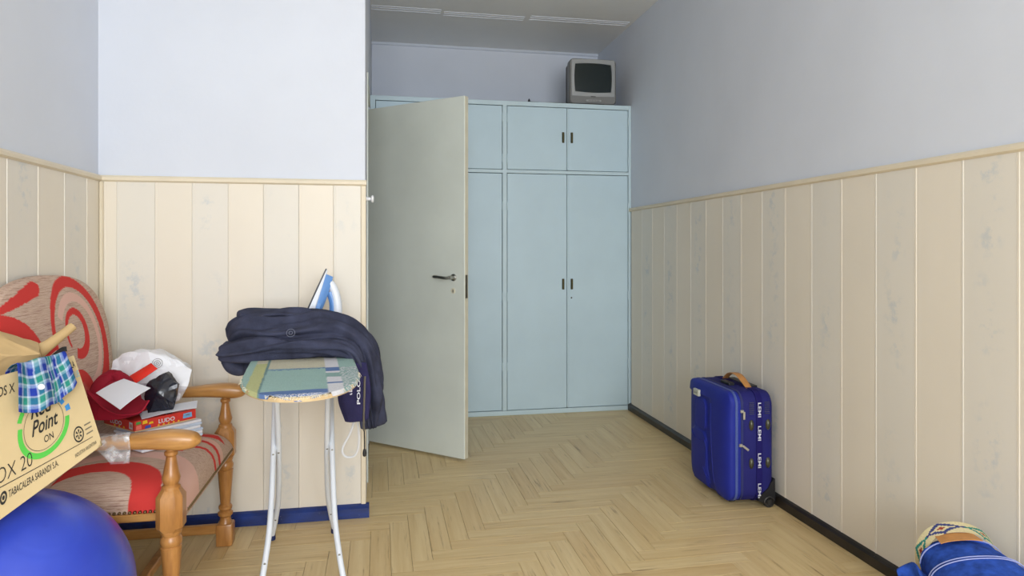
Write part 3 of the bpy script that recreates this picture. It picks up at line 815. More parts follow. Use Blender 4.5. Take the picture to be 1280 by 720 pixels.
for i in range(NR):
    f = 1 - i / NR
    dome = 0.022 * (1 - f ** 5)
    ef = 0.018 * max(0, (f - 0.93) / 0.07) ** 2
    rs_.append([(bx_(czb + (z - czb) * f) - 0.022 + dome - 0.0 * ef, y * f, czb + (z - czb) * f) for y, z in outl])
back = MB().rings(rs_).build('backrest', M_fabb, ch, smooth=True, angle=80)
def back_pat(co, i):
    y, z = co.y, co.z; r = g = 0.0
    cy, cz = 0.085, 0.872
    dx, dz = y - cy, z - cz
    rad = math.hypot(dx, dz); th = (math.degrees(math.atan2(dz, dx)) + 360) % 360
    # outer loop: from left (200 deg) over the top and the right down to the bottom
    if th > 205 and th < 262: pass
    t = (205 - th) if th <= 205 else (205 - th + 360)       # 0 at left, growing clockwise
    if t <= 305:
        ro = 0.172 + 0.045 * min(1, t / 200); w = 0.008 + 0.017 * min(1, t / 180) + 0.012 * max(0, (t - 200) / 100)
        if abs(rad - ro) < w: r = 1
    if 60 < t < 300:
        ro = 0.130 + 0.03 * t / 240
        if abs(rad - ro) < 0.016: g = 1
    # inner curl
    dx2, dz2 = y - (cy - 0.012), z - (cz + 0.022); rad2 = math.hypot(dx2, dz2); th2 = (math.degrees(math.atan2(dz2, dx2)) + 360) % 360
    t2 = (215 - th2) % 360
    if t2 < 330:
        w2 = 0.005 + 0.013 * min(1, t2 / 230)
        if abs(rad2 - 0.074) < w2: r = 1
    # tail below
    if abs(math.hypot(y - 0.02, (z - 0.67)) - 0.08) < 0.022 and y > -0.05 and z > 0.64: r = 1
    # big sickle on the other side
    d3 = math.hypot((y + 0.37) * 0.92, z - 0.80)
    if abs(d3 - 0.165) < 0.030 and z > 0.79: r = 1
    # leaf near the top edge
    ax, az, bx, bz = -0.37, 0.995, -0.10, 1.066
    tt = ((y - ax) * (bx - ax) + (z - az) * (bz - az)) / ((bx - ax) ** 2 + (bz - az) ** 2)
    if 0 <= tt <= 1.02:
        px, pz = ax + tt * (bx - ax), az + tt * (bz - az)
        wl = 0.024 * math.sqrt(max(0, min(1, tt * 1.1))) * (1 if tt < 0.9 else math.sqrt(max(0, (1.02 - tt) / 0.12)))
        if math.hypot(y - px, z - pz) < wl: r = 1
    return (r, g, 0)
paint(back, back_pat, 'pat')

# ------------------------------------------------------------------ exercise ball
def ball_mat():
    m = bpy.data.materials.new('ball_vinyl'); m.use_nodes = True; t = NT(m)
    f = t.noise(t.coord((1, 1, 1)), 3.5, 3)
    c = t.ramp(f, [(0.3, lin((40, 62, 178))), (0.7, lin((56, 84, 205)))])
    t.link(c, t.b.inputs['Base Color']); t.b.inputs['Roughness'].default_value = 0.34
    t.b.inputs['Coat Weight'].default_value = 0.25; t.b.inputs['Coat Roughness'].default_value = 0.3
    MATS['ball'] = m; return m
BR = 0.285
ball = empty('exercise_ball', (-0.915, 1.915, 0)); tag(ball, 'large glossy blue exercise ball on the floor in front of the armchair', 'exercise ball')
prof = [(0.0, 0.0)]
for i in range(1, 120):
    a = -PI / 2 + PI * i / 120; r = BR
    lat = math.degrees(a)
    for gz in range(-75, 76, 15):
        if abs(lat - gz) < 0.8: r = BR - 0.0007
    prof.append((r * math.cos(a), BR + r * math.sin(a)))
prof.append((0.0, 2 * BR))
tilt = Matrix.Translation((0, 0, BR)) @ Euler((0.35, 0.5, 0)).to_matrix().to_4x4() @ Matrix.Translation((0, 0, -BR))
bmb = MB().lathe(prof, 72, m=tilt)
# soft ball pressed a little flat against the wall panels
bmb.v = [(max(x, XL + 0.004 - ball.location.x), y, z) for x, y, z in bmb.v]
bmb.build('body', ball_mat(), ball, smooth=True, angle=80)
MB().lathe([(0, -0.002), (0.013, -0.002), (0.013, 0.003), (0.006, 0.005), (0, 0.005)], 14, m=Matrix.Translation((0, 0, BR)) @ Matrix.Rotation(PI / 2, 4, 'X') @ Matrix.Translation((0, 0, BR - 0.001))).build('valve_plug', M_wplast, ball, smooth=True)

# ------------------------------------------------------------------ cardboard box
M_card = mat('cardboard', (206, 184, 140), 0.75, var=0.03, vscale=5, bump=0.05, bscale=90)
M_ink = mat('black_ink', (34, 34, 32), 0.7, var=0.0); M_green = mat('green_ink', (84, 190, 72), 0.7, var=0.0); M_binkb = mat('blue_ink', (58, 138, 204), 0.7, var=0.0)
Bq = Vector((-0.713, 1.957, 0.671)); Lq = Vector((-0.839, 1.725, 0.574)); Tq = Vector((-0.807, 2.023, 0.898)); LTq = Vector((-0.890, 1.830, 0.881))
fn_ = ((Bq - Lq).cross(Tq - Bq)).normalized()
if fn_.x < 0: fn_ = -fn_
org = Lq.copy()
bxo = empty('cardboard_box', tuple(org)); tag(bxo, 'tilted beige cardboard box with green ring logo resting above the blue ball', 'box')
def fq(u, v, off=0.0):
    return (Lq * (1 - u) + Bq * u) * (1 - v) + (LTq * (1 - u) + Tq * u) * v - org + fn_ * off
U0 = -0.28; BD = 0.125
def side(u0, v0, u1, v1, t=0.004):
    a, b = fq(u0, v0), fq(u1, v1); return a, b
fw = MB()
def slab(p, q, r, s, nrm, t=0.004):
    return MB().rings([[p, q, r, s], [x - nrm * t for x in (p, q, r, s)]])
grid(lambda u, v: fq(U0 + (1 - U0) * u, v), 24, 16, 0.004).build('front_panel', M_card, bxo)
def wallp(name, a, b):
    n2 = (b - a).cross(fn_).normalized()
    MB().rings([[a, b, b - fn_ * BD, a - fn_ * BD], [x + n2 * 0.004 * (1 if n2.dot((fq(0.4, 0.5) - fn_ * BD / 2) - a) > 0 else -1) for x in (a, b, b - fn_ * BD, a - fn_ * BD)]]).build(name, M_card, bxo)
wallp('side_panel', fq(1, 0), fq(1, 1)); wallp('side_panel', fq(U0, 0), fq(U0, 1)); wallp('bottom_panel', fq(U0, 0), fq(1, 0))
bk = [fq(U0, 0, -BD), fq(1, 0, -BD), fq(1, 1, -BD), fq(U0, 1, -BD)]
slab(*bk, fn_).build('back_panel', M_card, bxo)
OFF = 0.0012
def bt(name, txt, u, v, h, w, m, slope=0.0, **k):
    return lettering(name, txt, lambda x, y: fq(u + x, v + y + slope * x, OFF), m, bxo, width=w, height=h, **k)
bt('printed_lettering', 'BOX 20', -0.10, 0.245, 0.115, 0.41, M_ink, -0.05, bold=-0.012)
bt('printed_lettering', 'TABACALERA SARANDI S.A.', 0.075, 0.105, 0.055, 0.475, M_ink, -0.03, bold=0.005)
bt('printed_lettering', 'INDUSTRIA ARGENTINA', 0.72, 0.055, 0.035, 0.23, M_ink, -0.02)
bt('printed_lettering', 'OS X', -0.03, 0.845, 0.075, 0.20, M_ink, 0.0, bold=0.005)
bt('printed_lettering', 'CÁPSULA', 0.77, 0.875, 0.075, 0.20, M_ink, 0, bold=0.01)
bt('printed_lettering', 'GREEN', 0.76, 0.765, 0.075, 0.125, mat('pale_green_ink', (140, 190, 110), 0.7, var=0), 0)
bt('printed_lettering', 'BLUE', 0.89, 0.765, 0.075, 0.10, mat('pale_blue_ink', (120, 176, 205), 0.7, var=0), 0)
bt('printed_lettering', 'Red', 0.33, 0.575, 0.125, 0.26, M_ink, 0, shear=0.35, bold=0.015)
bt('printed_lettering', 'Point', 0.325, 0.435, 0.125, 0.30, M_ink, 0, shear=0.35, bold=0.015)
bt('printed_lettering', 'ON', 0.445, 0.335, 0.060, 0.10, M_ink, 0, bold=0.005)
def arc(name, a0, a1, r0, r1, m, cu=0.465, cv=0.49, ru=0.265, rv=0.245, n=40):
    mb = MB(); i_ = []; o_ = []
    vs = []
    for k in range(n + 1):
        a = math.radians(a0 + (a1 - a0) * k / n); c, s = math.cos(a), math.sin(a)
        vs += [fq(cu + ru * r0 * c, cv + rv * r0 * s, OFF), fq(cu + ru * r1 * c, cv + rv * r1 * s, OFF)]
    mb.add(vs, [(2 * k, 2 * k + 1, 2 * k + 3, 2 * k + 2) for k in range(n)])
    return mb.build(name, m, bxo)
arc('green_ring', 168, 352, 0.90, 1.08, M_green); arc('green_dash', 140, 158, 0.98, 1.16, M_green)
arc('blue_ring', 22, 62, 0.90, 1.08, M_binkb); arc('blue_dash', 2, 14, 0.98, 1.18, M_binkb)
arc('thin_ring', 0, 360, 0.825, 0.84, M_ink, n=64)
arc('stamp_ring', 0, 360, 0.80, 1.0, M_ink, 0.80, 0.235, 0.055, 0.075, 30)
for k in range(6): arc('stamp_mark', k * 60, k * 60 + 30, 0.15, 0.6, M_ink, 0.80, 0.235, 0.055, 0.075, 4)
for k in range(3):
    MB().add([fq(0.875, 0.275 - k * 0.045, OFF), fq(0.95, 0.272 - k * 0.045, OFF), fq(0.95, 0.286 - k * 0.045, OFF), fq(0.875, 0.289 - k * 0.045, OFF)], [(0, 1, 2, 3)]).build('stamp_mark', mat('faint_ink', (120, 110, 90), 0.7, var=0), bxo)
ln = MB(); vs = []
for k in range(21):
    t = k / 20; u = U0 + (0.93 - U0) * t; v = 0.214 + (0.134 - 0.214) * (u / 0.93)
    vs += [fq(u, v - 0.003, OFF), fq(u, v + 0.003, OFF)]
ln.add(vs, [(2 * k, 2 * k + 1, 2 * k + 3, 2 * k + 2) for k in range(20)]); ln.build('printed_line', M_ink, bxo)
arc('round_mark', 0, 360, 0.6, 1.0, M_ink, 0.03, 0.13, 0.032, 0.045, 20); arc('round_mark', 0, 360, 0.0, 0.35, M_ink, 0.03, 0.13, 0.032, 0.045, 20)

# plaid shirt hanging over the top edge of the box
M_plaid = attr_mat('plaid_cotton', 0.9, 0.2, 500)
sh = empty('plaid_shirt', tuple(fq(0.48, 1.0) + org)); tag(sh, 'blue green and white plaid shirt hanging over the edge of the cardboard box', 'shirt')
so_ = fq(0.48, 1.0)
def shirt_fn(u, v):
    # v 0 = tucked inside the box, 1 = bottom hem on the front face
    uu = 0.155 + u * 0.66
    hang = 0.29 + 0.09 * math.sin(PI * (u - 0.05)) + 0.06 * (1 - u) + 0.03 * noise.noise(Vector((u * 5, 2, 0)))
    s = v * (hang + 0.55) - 0.55           # distance in v units, negative = inside
    fold = 0.010 * (1 + math.sin(u * 13 + 2.5 * v)) * 0.6 + 0.010 * noise.noise(Vector((u * 4, v * 3, 7))) + 0.006
    if s < -0.12:
        p = fq(uu, 1.0 + 0.03 + (s + 0.12) * 0.6, -0.035); off = 0
    elif s < 0:
        t = (s + 0.12) / 0.12
        p = fq(uu, 1.0 + 0.055 * math.sin(PI * (0.25 + 0.5 * t)) , -0.035 * (1 - t) + (0.008 + fold) * t); off = 0
    else:
        w = uu + (uu - 0.45) * 0.10 * (s / 0.4)
        p = fq(w, 1.035 - s - 0.035 * min(1, s / 0.05), 0.008 + fold + 0.03 * s)
    return p - so_
def plaid(u, v):
    def band(t, n):
        f = (t * n) % 1.0
        if f < 0.38: return 0
        if f < 0.48: return 1
        if f < 0.80: return 2
        if f < 0.88: return 1
        return 3
    pal = [lin((34, 58, 158)), lin((206, 218, 232)), lin((44, 140, 124)), lin((150, 176, 214))]
    a, b = pal[band(u, 4.2)], pal[band(v + 0.3, 5.5)]
    return [a[i] * 0.5 + b[i] * 0.5 for i in range(3)]
SN = 84
g_ = grid(shirt_fn, SN, SN, 0.0015); shb = g_.build('cloth', M_plaid, sh, smooth=True, angle=180)
def shirt_col(co, i):
    k = i % ((SN + 1) ** 2); u, v = (k // (SN + 1)) / SN, (k % (SN + 1)) / SN
    c = plaid(u + 0.03 * v, v)
    if 0.0 < u - 0.56 - 0.10 * (v - 0.6) < 0.16 and v > 0.45: c = plaid(v * 0.9 + 0.1, u * 1.4)
    return c
paint(shb, shirt_col)
bp = Vector(shirt_fn(0.36, 0.80)); bm_ = Matrix.Translation(bp + fn_ * 0.001) @ fn_.to_track_quat('Z', 'Y').to_matrix().to_4x4()
MB().lathe([(0, -0.001), (0.0075, -0.001), (0.0075, 0.002), (0.005, 0.0025), (0, 0.0018)], 14, m=bm_).build('button', M_wplast, sh, smooth=True)

# kraft paper bag with a rolled corner on top of the box
M_kraft = mat('kraft_paper', (196, 166, 118), 0.75, var=0.05, vscale=8, bump=0.25, bscale=18)
kb_o = Vector((-0.98, 2.06, 0.86))
kb = empty('paper_bag', tuple(kb_o)); tag(kb, 'crumpled brown kraft paper bag with a rolled corner on top of the cardboard box', 'paper bag')
kp = [(-1.10, 2.125, 0.975), (-1.05, 2.13, 0.962), (-1.01, 2.13, 0.940), (-0.935, 2.115, 0.922), (-1.067, 2.04, 0.915), (-0.984, 2.024, 0.900), (-0.922, 2.012, 0.902), (-0.885, 2.015, 0.905),
      (-1.10, 2.10, 0.815), (-1.02, 2.085, 0.825), (-0.94, 2.06, 0.845), (-0.90, 2.06, 0.870), (-1.10, 2.135, 0.90), (-0.98, 2.135, 0.89)]
hull([Vector(p) - kb_o for p in kp], 5, 0.010, 2.0, 14).build('bag_body', M_kraft, kb, smooth=True, angle=24)
pa = [Vector(p) - kb_o for p in ((-0.955, 2.105, 0.888), (-0.930, 2.116, 0.900), (-0.914, 2.133, 0.915), (-0.895, 2.160, 0.936), (-0.875, 2.186, 0.960))]
MB().tube(pa, [0.026, 0.020, 0.0155, 0.0135, 0.0125], 16).build('rolled_corner', M_kraft, kb, smooth=True, angle=60)
MB().tube([Vector(p) - kb_o for p in ((-1.046, 2.010, 0.838), (-1.030, 2.008, 0.852), (-1.005, 2.008, 0.856))], 0.0035, 6).build('printed_mark', M_ink, kb)

# black and red strap lying over the box behind the shirt
sk = Vector((-0.93, 2.16, 0.83)); skt = empty('bag_strap', tuple(sk)); tag(skt, 'black webbing strap with red edge lying behind the plaid shirt', 'strap')
def strip(pts, w, t, nrm):
    P = catmull([Vector(p) for p in pts], 6); rs = []
    for i, p in enumerate(P):
        tg = (P[min(i + 1, len(P) - 1)] - P[max(i - 1, 0)]).normalized(); s = tg.cross(Vector(nrm)).normalized(); nn = s.cross(tg)
        rs.append([p + s * w + nn * t, p - s * w + nn * t, p - s * w - nn * t, p + s * w - nn * t])
    return MB().rings(rs)
sps = [Vector(p) - sk for p in ((-0.955, 2.135, 0.822), (-0.945, 2.145, 0.845), (-0.930, 2.178, 0.866), (-0.915, 2.210, 0.888), (-0.905, 2.220, 0.890))]
strip(sps, 0.007, 0.0025, (0.6, -0.7, 0.4)).build('webbing', M_black, skt)
strip([p + Vector((-0.012, 0.0, 0.010)) for p in sps[:-1]], 0.006, 0.002, (0.6, -0.7, 0.4)).build('red_edge', mat('red_webbing', (190, 40, 36), 0.7), skt)

# ------------------------------------------------------------------ things piled on the chair
# papers under the game
ppm = mat('white_paper', (226, 228, 236), 0.8, var=0.01)
px0 = Vector((-0.775, 2.645, 0.497))
pst = empty('paper_stack', tuple(px0), math.radians(46)); tag(pst, 'stack of white papers under the red board game on the chair seat', 'papers')
for k in range(7):
    MB().box((-0.11 + random.uniform(-.01, .01), -0.10, k * 0.0103), (0.105 + random.uniform(-.01, .02), 0.09 + random.uniform(-.01, .01), k * 0.0103 + 0.0100), 0.003).build('sheaf', ppm if k % 2 == 0 else mat('bluish_paper', (190, 204, 226), 0.8, var=0.02), pst)
# ludo box: corner towards camera
lc = Vector((-0.806, 2.481, 0.5702))
lud = empty('board_game', tuple(lc), math.radians(46)); tag(lud, 'flat red LUDO board game box lying on the armchair seat', 'board game')
LW, LD, LH = 0.22, 0.20, 0.037      # along local +x (right side face at y=0), along +y (left face at x=0)
M_lred = mat('game_red', (206, 52, 44), 0.45, var=0.05, vscale=20)
MB().box((0.002, 0.002, 0.0), (LW - 0.002, LD - 0.002, LH - 0.004)).build('tray', mat('game_tray', (214, 190, 150), 0.6), lud)
lid = MB().box((0.0, 0.0, 0.004), (LW, LD, LH), 0.0012).build('lid', M_lred, lud)
M_yel = mat('game_yellow', (240, 196, 40), 0.5, var=0); M_lgr = mat('game_green', (70, 150, 70), 0.5, var=0.0); M_lbl = mat('game_blue', (50, 80, 180), 0.5, var=0); M_sky = mat('game_sky', (120, 180, 230), 0.5, var=0)
lettering('printed_lettering', 'LUDO', lambda x, y: Vector((0.082 + x, -0.0008, 0.014 + y)), M_print, lid, width=0.058, height=0.014, bold=0.02)
lettering('printed_lettering', 'LUDO', lambda x, y: Vector((-0.0008, 0.155 - x, 0.014 + y)), M_print, lid, width=0.075, height=0.014, bold=0.02)
def patch(name, face, a0, a1, z0, z1, m):
    mb = MB()
    P = [(a0, z0), (a1, z0 + 0.001), (a1 - 0.002, z1), (a0 + 0.002, z1 - 0.001)]
    mb.add([Vector((a, -0.0006, z)) if face == 0 else Vector((-0.0006, a, z)) for a, z in P], [(0, 1, 2, 3)]); mb.build(name, m, lid)
patch('picture', 0, 0.004, 0.022, 0.024, 0.034, M_lgr); patch('picture', 0, 0.026, 0.044, 0.022, 0.034, M_yel); patch('picture', 0, 0.004, 0.024, 0.006, 0.022, mat('game_pink', (236, 120, 110), 0.5, var=0)); patch('picture', 0, 0.034, 0.056, 0.005, 0.016, M_lbl)
patch('picture', 0, 0.048, 0.064, 0.018, 0.026, M_yel); patch('picture', 0, 0.170, 0.205, 0.012, 0.030, M_sky); patch('picture', 0, 0.176, 0.198, 0.018, 0.027, M_print)
for k in range(5): patch('picture', 0, 0.078 + k * 0.018, 0.086 + k * 0.018, 0.0055, 0.011, M_yel)
patch('picture', 1, 0.010, 0.034, 0.008, 0.032, M_print); patch('picture', 1, 0.014, 0.030, 0.014, 0.026, mat('game_orange', (224, 120, 60), 0.5, var=0))
for k in range(3): patch('picture', 1, 0.06 + k * 0.03, 0.072 + k * 0.03, 0.006, 0.013, M_yel)
# loose white sheet on the game
def sheet(name, label, cat, corners, m, t=0.001, bend=0.0, parts=None):
    cs = [Vector(c) for c in corners]; ctr = sum(cs, Vector()) / 4; e = empty(name, tuple(ctr)); tag(e, label, cat)
    nn = (cs[1] - cs[0]).cross(cs[3] - cs[0]).normalized()
    def f(u, v):
        return (cs[0] * (1 - u) + cs[1] * u) * (1 - v) + (cs[3] * (1 - u) + cs[2] * u) * v + nn * bend * math.sin(PI * u) - ctr
    grid(f, 10, 6, t).build('sheet', m, e, smooth=True, angle=60); return e
zt = lc.z + LH
sheet('paper_sheet', 'loose white sheet of paper lying on the red board game', 'paper',
      [(-0.79, 2.50, zt + 0.003), (-0.635, 2.575, zt + 0.018), (-0.655, 2.67, zt + 0.024), (-0.83, 2.60, zt + 0.004)], ppm, 0.001, 0.004)
# red cap
M_cap = cloth_mat('crimson_cotton', (150, 24, 46), 0.08, 0.2, 500)
cp = empty('baseball_cap', (-0.895, 2.555, zt + 0.002), math.radians(-62)); tag(cp, 'crimson baseball cap with curved brim lying on the board game', 'cap')
def crown(u, v):
    a = 2 * PI * u; t = v
    r = 0.092 * math.cos(t * PI / 2) ** 0.62 if v < 1 else 0.0
    z = 0.130 * math.sin(t * PI / 2) ** 1.1
    d = 1 + 0.06 * noise.noise(Vector((math.cos(a) * 1.5, math.sin(a) * 1.5, t * 2 + 4)))
    return (r * 1.08 * math.cos(a) * d, r * 0.92 * math.sin(a) * d, z * (1 - 0.14 * math.cos(a)) + 0.012)
grid(crown, 48, 18, 0.002).build('crown', M_cap, cp, smooth=True, angle=80)
bo_c = catmull([Vector(p) for p in ((-0.929, 2.43, 0.719), (-0.873, 2.41, 0.668), (-0.823, 2.400, 0.648), (-0.762, 2.395, 0.655), (-0.737, 2.41, 0.690))], 7)
bi_c = catmull([Vector(p) for p in ((-0.955, 2.49, 0.715), (-0.915, 2.475, 0.695), (-0.870, 2.475, 0.685), (-0.830, 2.485, 0.685), (-0.800, 2.50, 0.695))], 7)
cinv = Matrix.Rotation(math.radians(62), 4, 'Z') @ Matrix.Translation(-cp.location)
def brim(u, v):
    i = min(27, int(u * 28)); f = u * 28 - i
    a = bo_c[i] * (1 - f) + bo_c[i + 1] * f; b = bi_c[i] * (1 - f) + bi_c[i + 1] * f
    p = b * (1 - v) + a * v; p = p + Vector((0, 0, -0.010 * math.sin(PI * v)))
    return cinv @ p
br = grid(brim, 28, 12, 0.004); br.build('brim', M_cap, cp, smooth=True, angle=60)
for vv in (0.45, 0.65, 0.85): MB().tube([Vector(brim(k / 24, vv)) + Vector((0, 0, 0.001)) for k in range(1, 24)], 0.0012, 5).build('stitch_line', M_cap, cp)
for k in range(6):
    a = k * PI / 3 + 0.3; MB().tube([Vector(crown(a / (2 * PI), t)) + Vector((0, 0, 0.0008)) for t in (0.02, 0.2, 0.4, 0.6, 0.8, 0.95)], 0.0016, 6, 3).build('seam', M_cap, cp)
MB().lathe([(0, 0), (0.008, 0), (0.006, 0.005), (0, 0.006)], 10, c=(0.0, 0), m=Matrix.Translation((0, 0, 0.139))).build('top_button', M_cap, cp, smooth=True)
# white envelope leaning on the cap
sheet('envelope', 'blank white envelope lying across the crimson cap', 'envelope',
      [(-0.793, 2.313, 0.686), (-0.733, 2.403, 0.733), (-0.847, 2.506, 0.748), (-0.899, 2.415, 0.721)], ppm, 0.0015, 0.004)
# crumpled white carrier bag
def crumple(center, rad, seed, amp, sub=4, facet=3.0):
    bm = bmesh.new(); bmesh.ops.create_icosphere(bm, subdivisions=sub, radius=1.0)
    for v in bm.verts:
        d = v.co.normalized()
        n1 = noise.noise(d * 1.4 + Vector((seed, 0, 0))); n2 = abs(noise.noise(d * facet + Vector((0, seed, 0)))); n3 = abs(noise.noise(d * facet * 2.1 + Vector((0, 0, seed))))
        r = 1 + amp * (0.9 * n1 + 1.3 * n2 + 0.7 * n3 - 0.6)
        v.co = Vector((d.x * rad[0] * r, d.y * rad[1] * r, d.z * rad[2] * r)) + Vector(center)
    bm.verts.index_update(); mb = MB().add([v.co for v in bm.verts], [[v.index for v in f.verts] for f in bm.faces]); bm.free(); return mb
M_bag = mat('white_carrier_plastic', (232, 233, 238), 0.42, var=0.01, bump=0.2, bscale=24)
wb = empty('plastic_bag', (-0.82, 2.76, 0.610)); tag(wb, 'crumpled white plastic carrier bag on the chair beside the far armrest', 'plastic bag')
bpts = [(-0.975, 2.735, 0.697), (-0.958, 2.732, 0.773), (-0.929, 2.726, 0.802), (-0.834, 2.708, 0.808), (-0.777, 2.72, 0.790), (-0.710, 2.71, 0.761), (-0.682, 2.70, 0.738), (-0.699, 2.681, 0.685), (-0.728, 2.70, 0.632), (-0.82, 2.705, 0.622), (-0.935, 2.727, 0.632),
        (-0.892, 2.690, 0.700), (-0.791, 2.672, 0.700), (-0.95, 2.82, 0.76), (-0.83, 2.84, 0.79), (-0.72, 2.82, 0.74), (-0.93, 2.82, 0.622), (-0.75, 2.82, 0.622)]
WBO = wb.location.copy()
hull([Vector(p) - WBO for p in bpts], 7, 0.030, 4.0, 8).build('bag_body', M_bag, wb, smooth=True, angle=11)
hull([Vector(p) - WBO for p in ((-0.985, 2.70, 0.70), (-0.965, 2.70, 0.745), (-0.930, 2.70, 0.735), (-0.93, 2.69, 0.69), (-0.97, 2.74, 0.68), (-0.94, 2.75, 0.75))], 4, 0.008, 7.0, 20).build('bag_handle', M_bag, wb, smooth=True, angle=20)
for k, r in enumerate((0.006, 0.012, 0.018)):
    pass
def ringmark(o, c, nrm, radii, m, name):
    q_ = Vector(nrm).normalized().to_track_quat('Z', 'Y').to_matrix()
    for r in radii:
        MB().tube([Vector(c) + q_ @ Vector((r * math.cos(a * PI / 12), r * math.sin(a * PI / 12), 0)) for a in range(25)], 0.0008, 5).build(name, m, o)
ringmark(wb, (0.026, -0.082, 0.160), (0.15, -0.9, 0.3), (0.004, 0.010, 0.017), mat('grey_print', (110, 112, 116), 0.7, var=0), 'printed_ring')
# red ribbon band and black packet
e = sheet('red_band', 'glossy red paper band lying against the white plastic bag', 'wrapper',
      [(-0.884, 2.615, 0.727), (-0.835, 2.586, 0.717), (-0.770, 2.600, 0.763), (-0.799, 2.625, 0.780)], mat('glossy_red', (214, 46, 34), 0.25, var=0.03), 0.002, 0.006)
bkp = empty('black_packet', (-0.745, 2.575, zt + 0.001)); tag(bkp, 'small crinkled black plastic packet in front of the white plastic bag', 'packet')
bko = bkp.location.copy()
kq = [(-0.806, 2.575, 0.672), (-0.793, 2.585, 0.722), (-0.739, 2.590, 0.746), (-0.701, 2.575, 0.710), (-0.710, 2.56, 0.650), (-0.774, 2.56, 0.640)]
mbk = hull([Vector(p) - bko for p in kq] + [Vector(p) - bko + Vector((0, 0.030, -0.004)) for p in kq] + [Vector((-0.755, 2.545, 0.69)) - bko, Vector((-0.79, 2.57, 0.612)) - bko, Vector((-0.715, 2.57, 0.612)) - bko], 4, 0.010, 3.0, 26)
mbk.build('packet', mat('black_film', (28, 30, 42), 0.22, var=0.1, bump=0.35, bscale=60), bkp, smooth=True, angle=18)
# clear plastic hanging over the near arm
def clear_mat():
    m = bpy.data.materials.new('clear_film'); m.use_nodes = True; t = NT(m)
    t.b.inputs['Base Color'].default_value = (0.9, 0.92, 0.95, 1); t.b.inputs['Roughness'].default_value = 0.15
    f = t.noise(t.coord(), 30, 3); a = t.ramp(f, [(0.42, (0.08, 0.08, 0.08, 1)), (0.66, (0.45, 0.45, 0.45, 1))]); t.link(a, t.b.inputs['Alpha'])
    t.bump(f, 0.4, 0.004); MATS['film'] = m; return m
cf = empty('clear_wrapper', (-0.76, 2.19, 0.635)); tag(cf, 'crumpled clear plastic wrapper draped over the near armrest', 'wrapper')
def film(u, v):
    # from the top of the arm down its near side, narrowing to a point
    s = v * 0.105
    x = -0.035 + (u - 0.5) * (0.135 * (1 - 0.72 * v) + 0.01) + 0.085 * v * (1 - v * 0.3)
    k = 0.006 * noise.noise(Vector((u * 4, v * 4, 3)))
    if s < 0.030: y = 0.005 - s * 1.35; z = 0.006 - 4.0 * (s * 0.6) ** 2
    else: y = -0.0365 - 0.10 * (s - 0.03); z = 0.0045 - (s - 0.030)
    return (x, y - abs(k), z + abs(k))
grid(film, 20, 24, 0.0008).build('film', clear_mat(), cf, smooth=True, angle=30)

# ------------------------------------------------------------------ ironing board
M_tube = mat('white_enamel', (222, 228, 236), 0.35, var=0.02)
M_bwood = mat('board_wood', (206, 180, 138), 0.7, var=0.08, vscale=30)
M_cover = attr_mat('ironing_cover', 0.95, 0.4, 350)
IB = Vector((-0.205, 1.862, 0)); irz = math.radians(5.6)
ib = empty('ironing_board', tuple(IB), irz); tag(ib, 'ironing board with worn plaid cover and white tubular legs', 'ironing board')
BZ, BL, BW = 0.80, 1.16, 0.172
def bw(y):
    y = max(y, 0.0003)
    if y < 0.40: return BW * max(0.0, 1 - abs((0.40 - y) / 0.40) ** 2.6) ** (1 / 2.2)
    if y > BL - 0.25: return BW * max(0.0, 1 - ((y - BL + 0.25) / 0.25) ** 2.4) ** 0.5
    return BW
ys = [0.0, 0.002, 0.006, 0.012, 0.02, 0.03, 0.045] + [0.06 + k * 0.02 for k in range(54)] + [BL - 0.01, BL - 0.004, BL]
ol = [(bw(y), y) for y in ys] + [(-bw(y), y) for y in ys[::-1]]
MB().prism(ol, BZ - 0.018, BZ - 0.006, 'Z').build('board', M_bwood, ib)
NX = 90
ysc = [-0.003 + (BL + 0.002) * (k / 300) for k in range(301)]
vs, fs = [], []
for i, y in enumerate(ysc):
    w = bw(y) + 0.004
    rag = 0.007 * max(0, noise.noise(Vector((y * 26, 0, 0))) + 0.1) if y < 0.34 else 0
    for j in range(NX + 1):
        t = j / NX * 2 - 1
        x = t * (w - max(0, rag)); yy = y + (0.010 * noise.noise(Vector((x * 40, 1, 0))) if y < 0.02 else 0)
        edge_ = max(0, (abs(t) - 0.95) / 0.05) if y > 0.03 else max(0, 1 - y / 0.03)
        vs.append((x, yy, BZ - 0.001 - 0.012 * edge_ ** 2 + 0.0015 * noise.noise(Vector((x * 14, y * 14, 0)))))
for i in range(300):
    for j in range(NX): a = i * (NX + 1) + j; fs.append((a, a + 1, a + NX + 2, a + NX + 1))
cvr = MB().add(vs, fs).build('cover', M_cover, ib, smooth=True)
def cov(co, i):
    x, y = co.x, co.y
    sp = noise.noise(Vector((x * 300, y * 300, 0)))
    aqua = lin((160, 192, 186)); cream = lin((206, 202, 180)); yel = lin((194, 198, 144)); blue = lin((98, 126, 176)); white = lin((222, 222, 228)); gold = lin((190, 150, 40)); teal = lin((74, 142, 124)); grey = lin((142, 174, 170))
    back = y > 0.425
    if x < -0.147: c = aqua
    elif x < -0.108:
        c = yel
        if y > 0.56: c = cream if y < 0.64 else gold
    elif x < 0.072:
        c = cream if back else aqua
        if y < 0.075 : c = blue
        if 0.41 < y < 0.44: c = blue if sp > 0.0 else aqua
    elif x < 0.115:
        c = white
        if 0.36 < y < 0.43: c = blue
        elif 0.26 < y < 0.33: c = grey
        elif 0.15 < y < 0.17: c = blue
    else:
        c = aqua if back else (grey if sp > -0.1 else white)
        if y > 0.63: c = teal
    if y < 0.03 and sp > 0.05: c = white
    if abs(x + 0.108) < 0.003: c = lin((120, 150, 150))
    return c
paint(cvr, cov)
thr = MB(); random.seed(3)
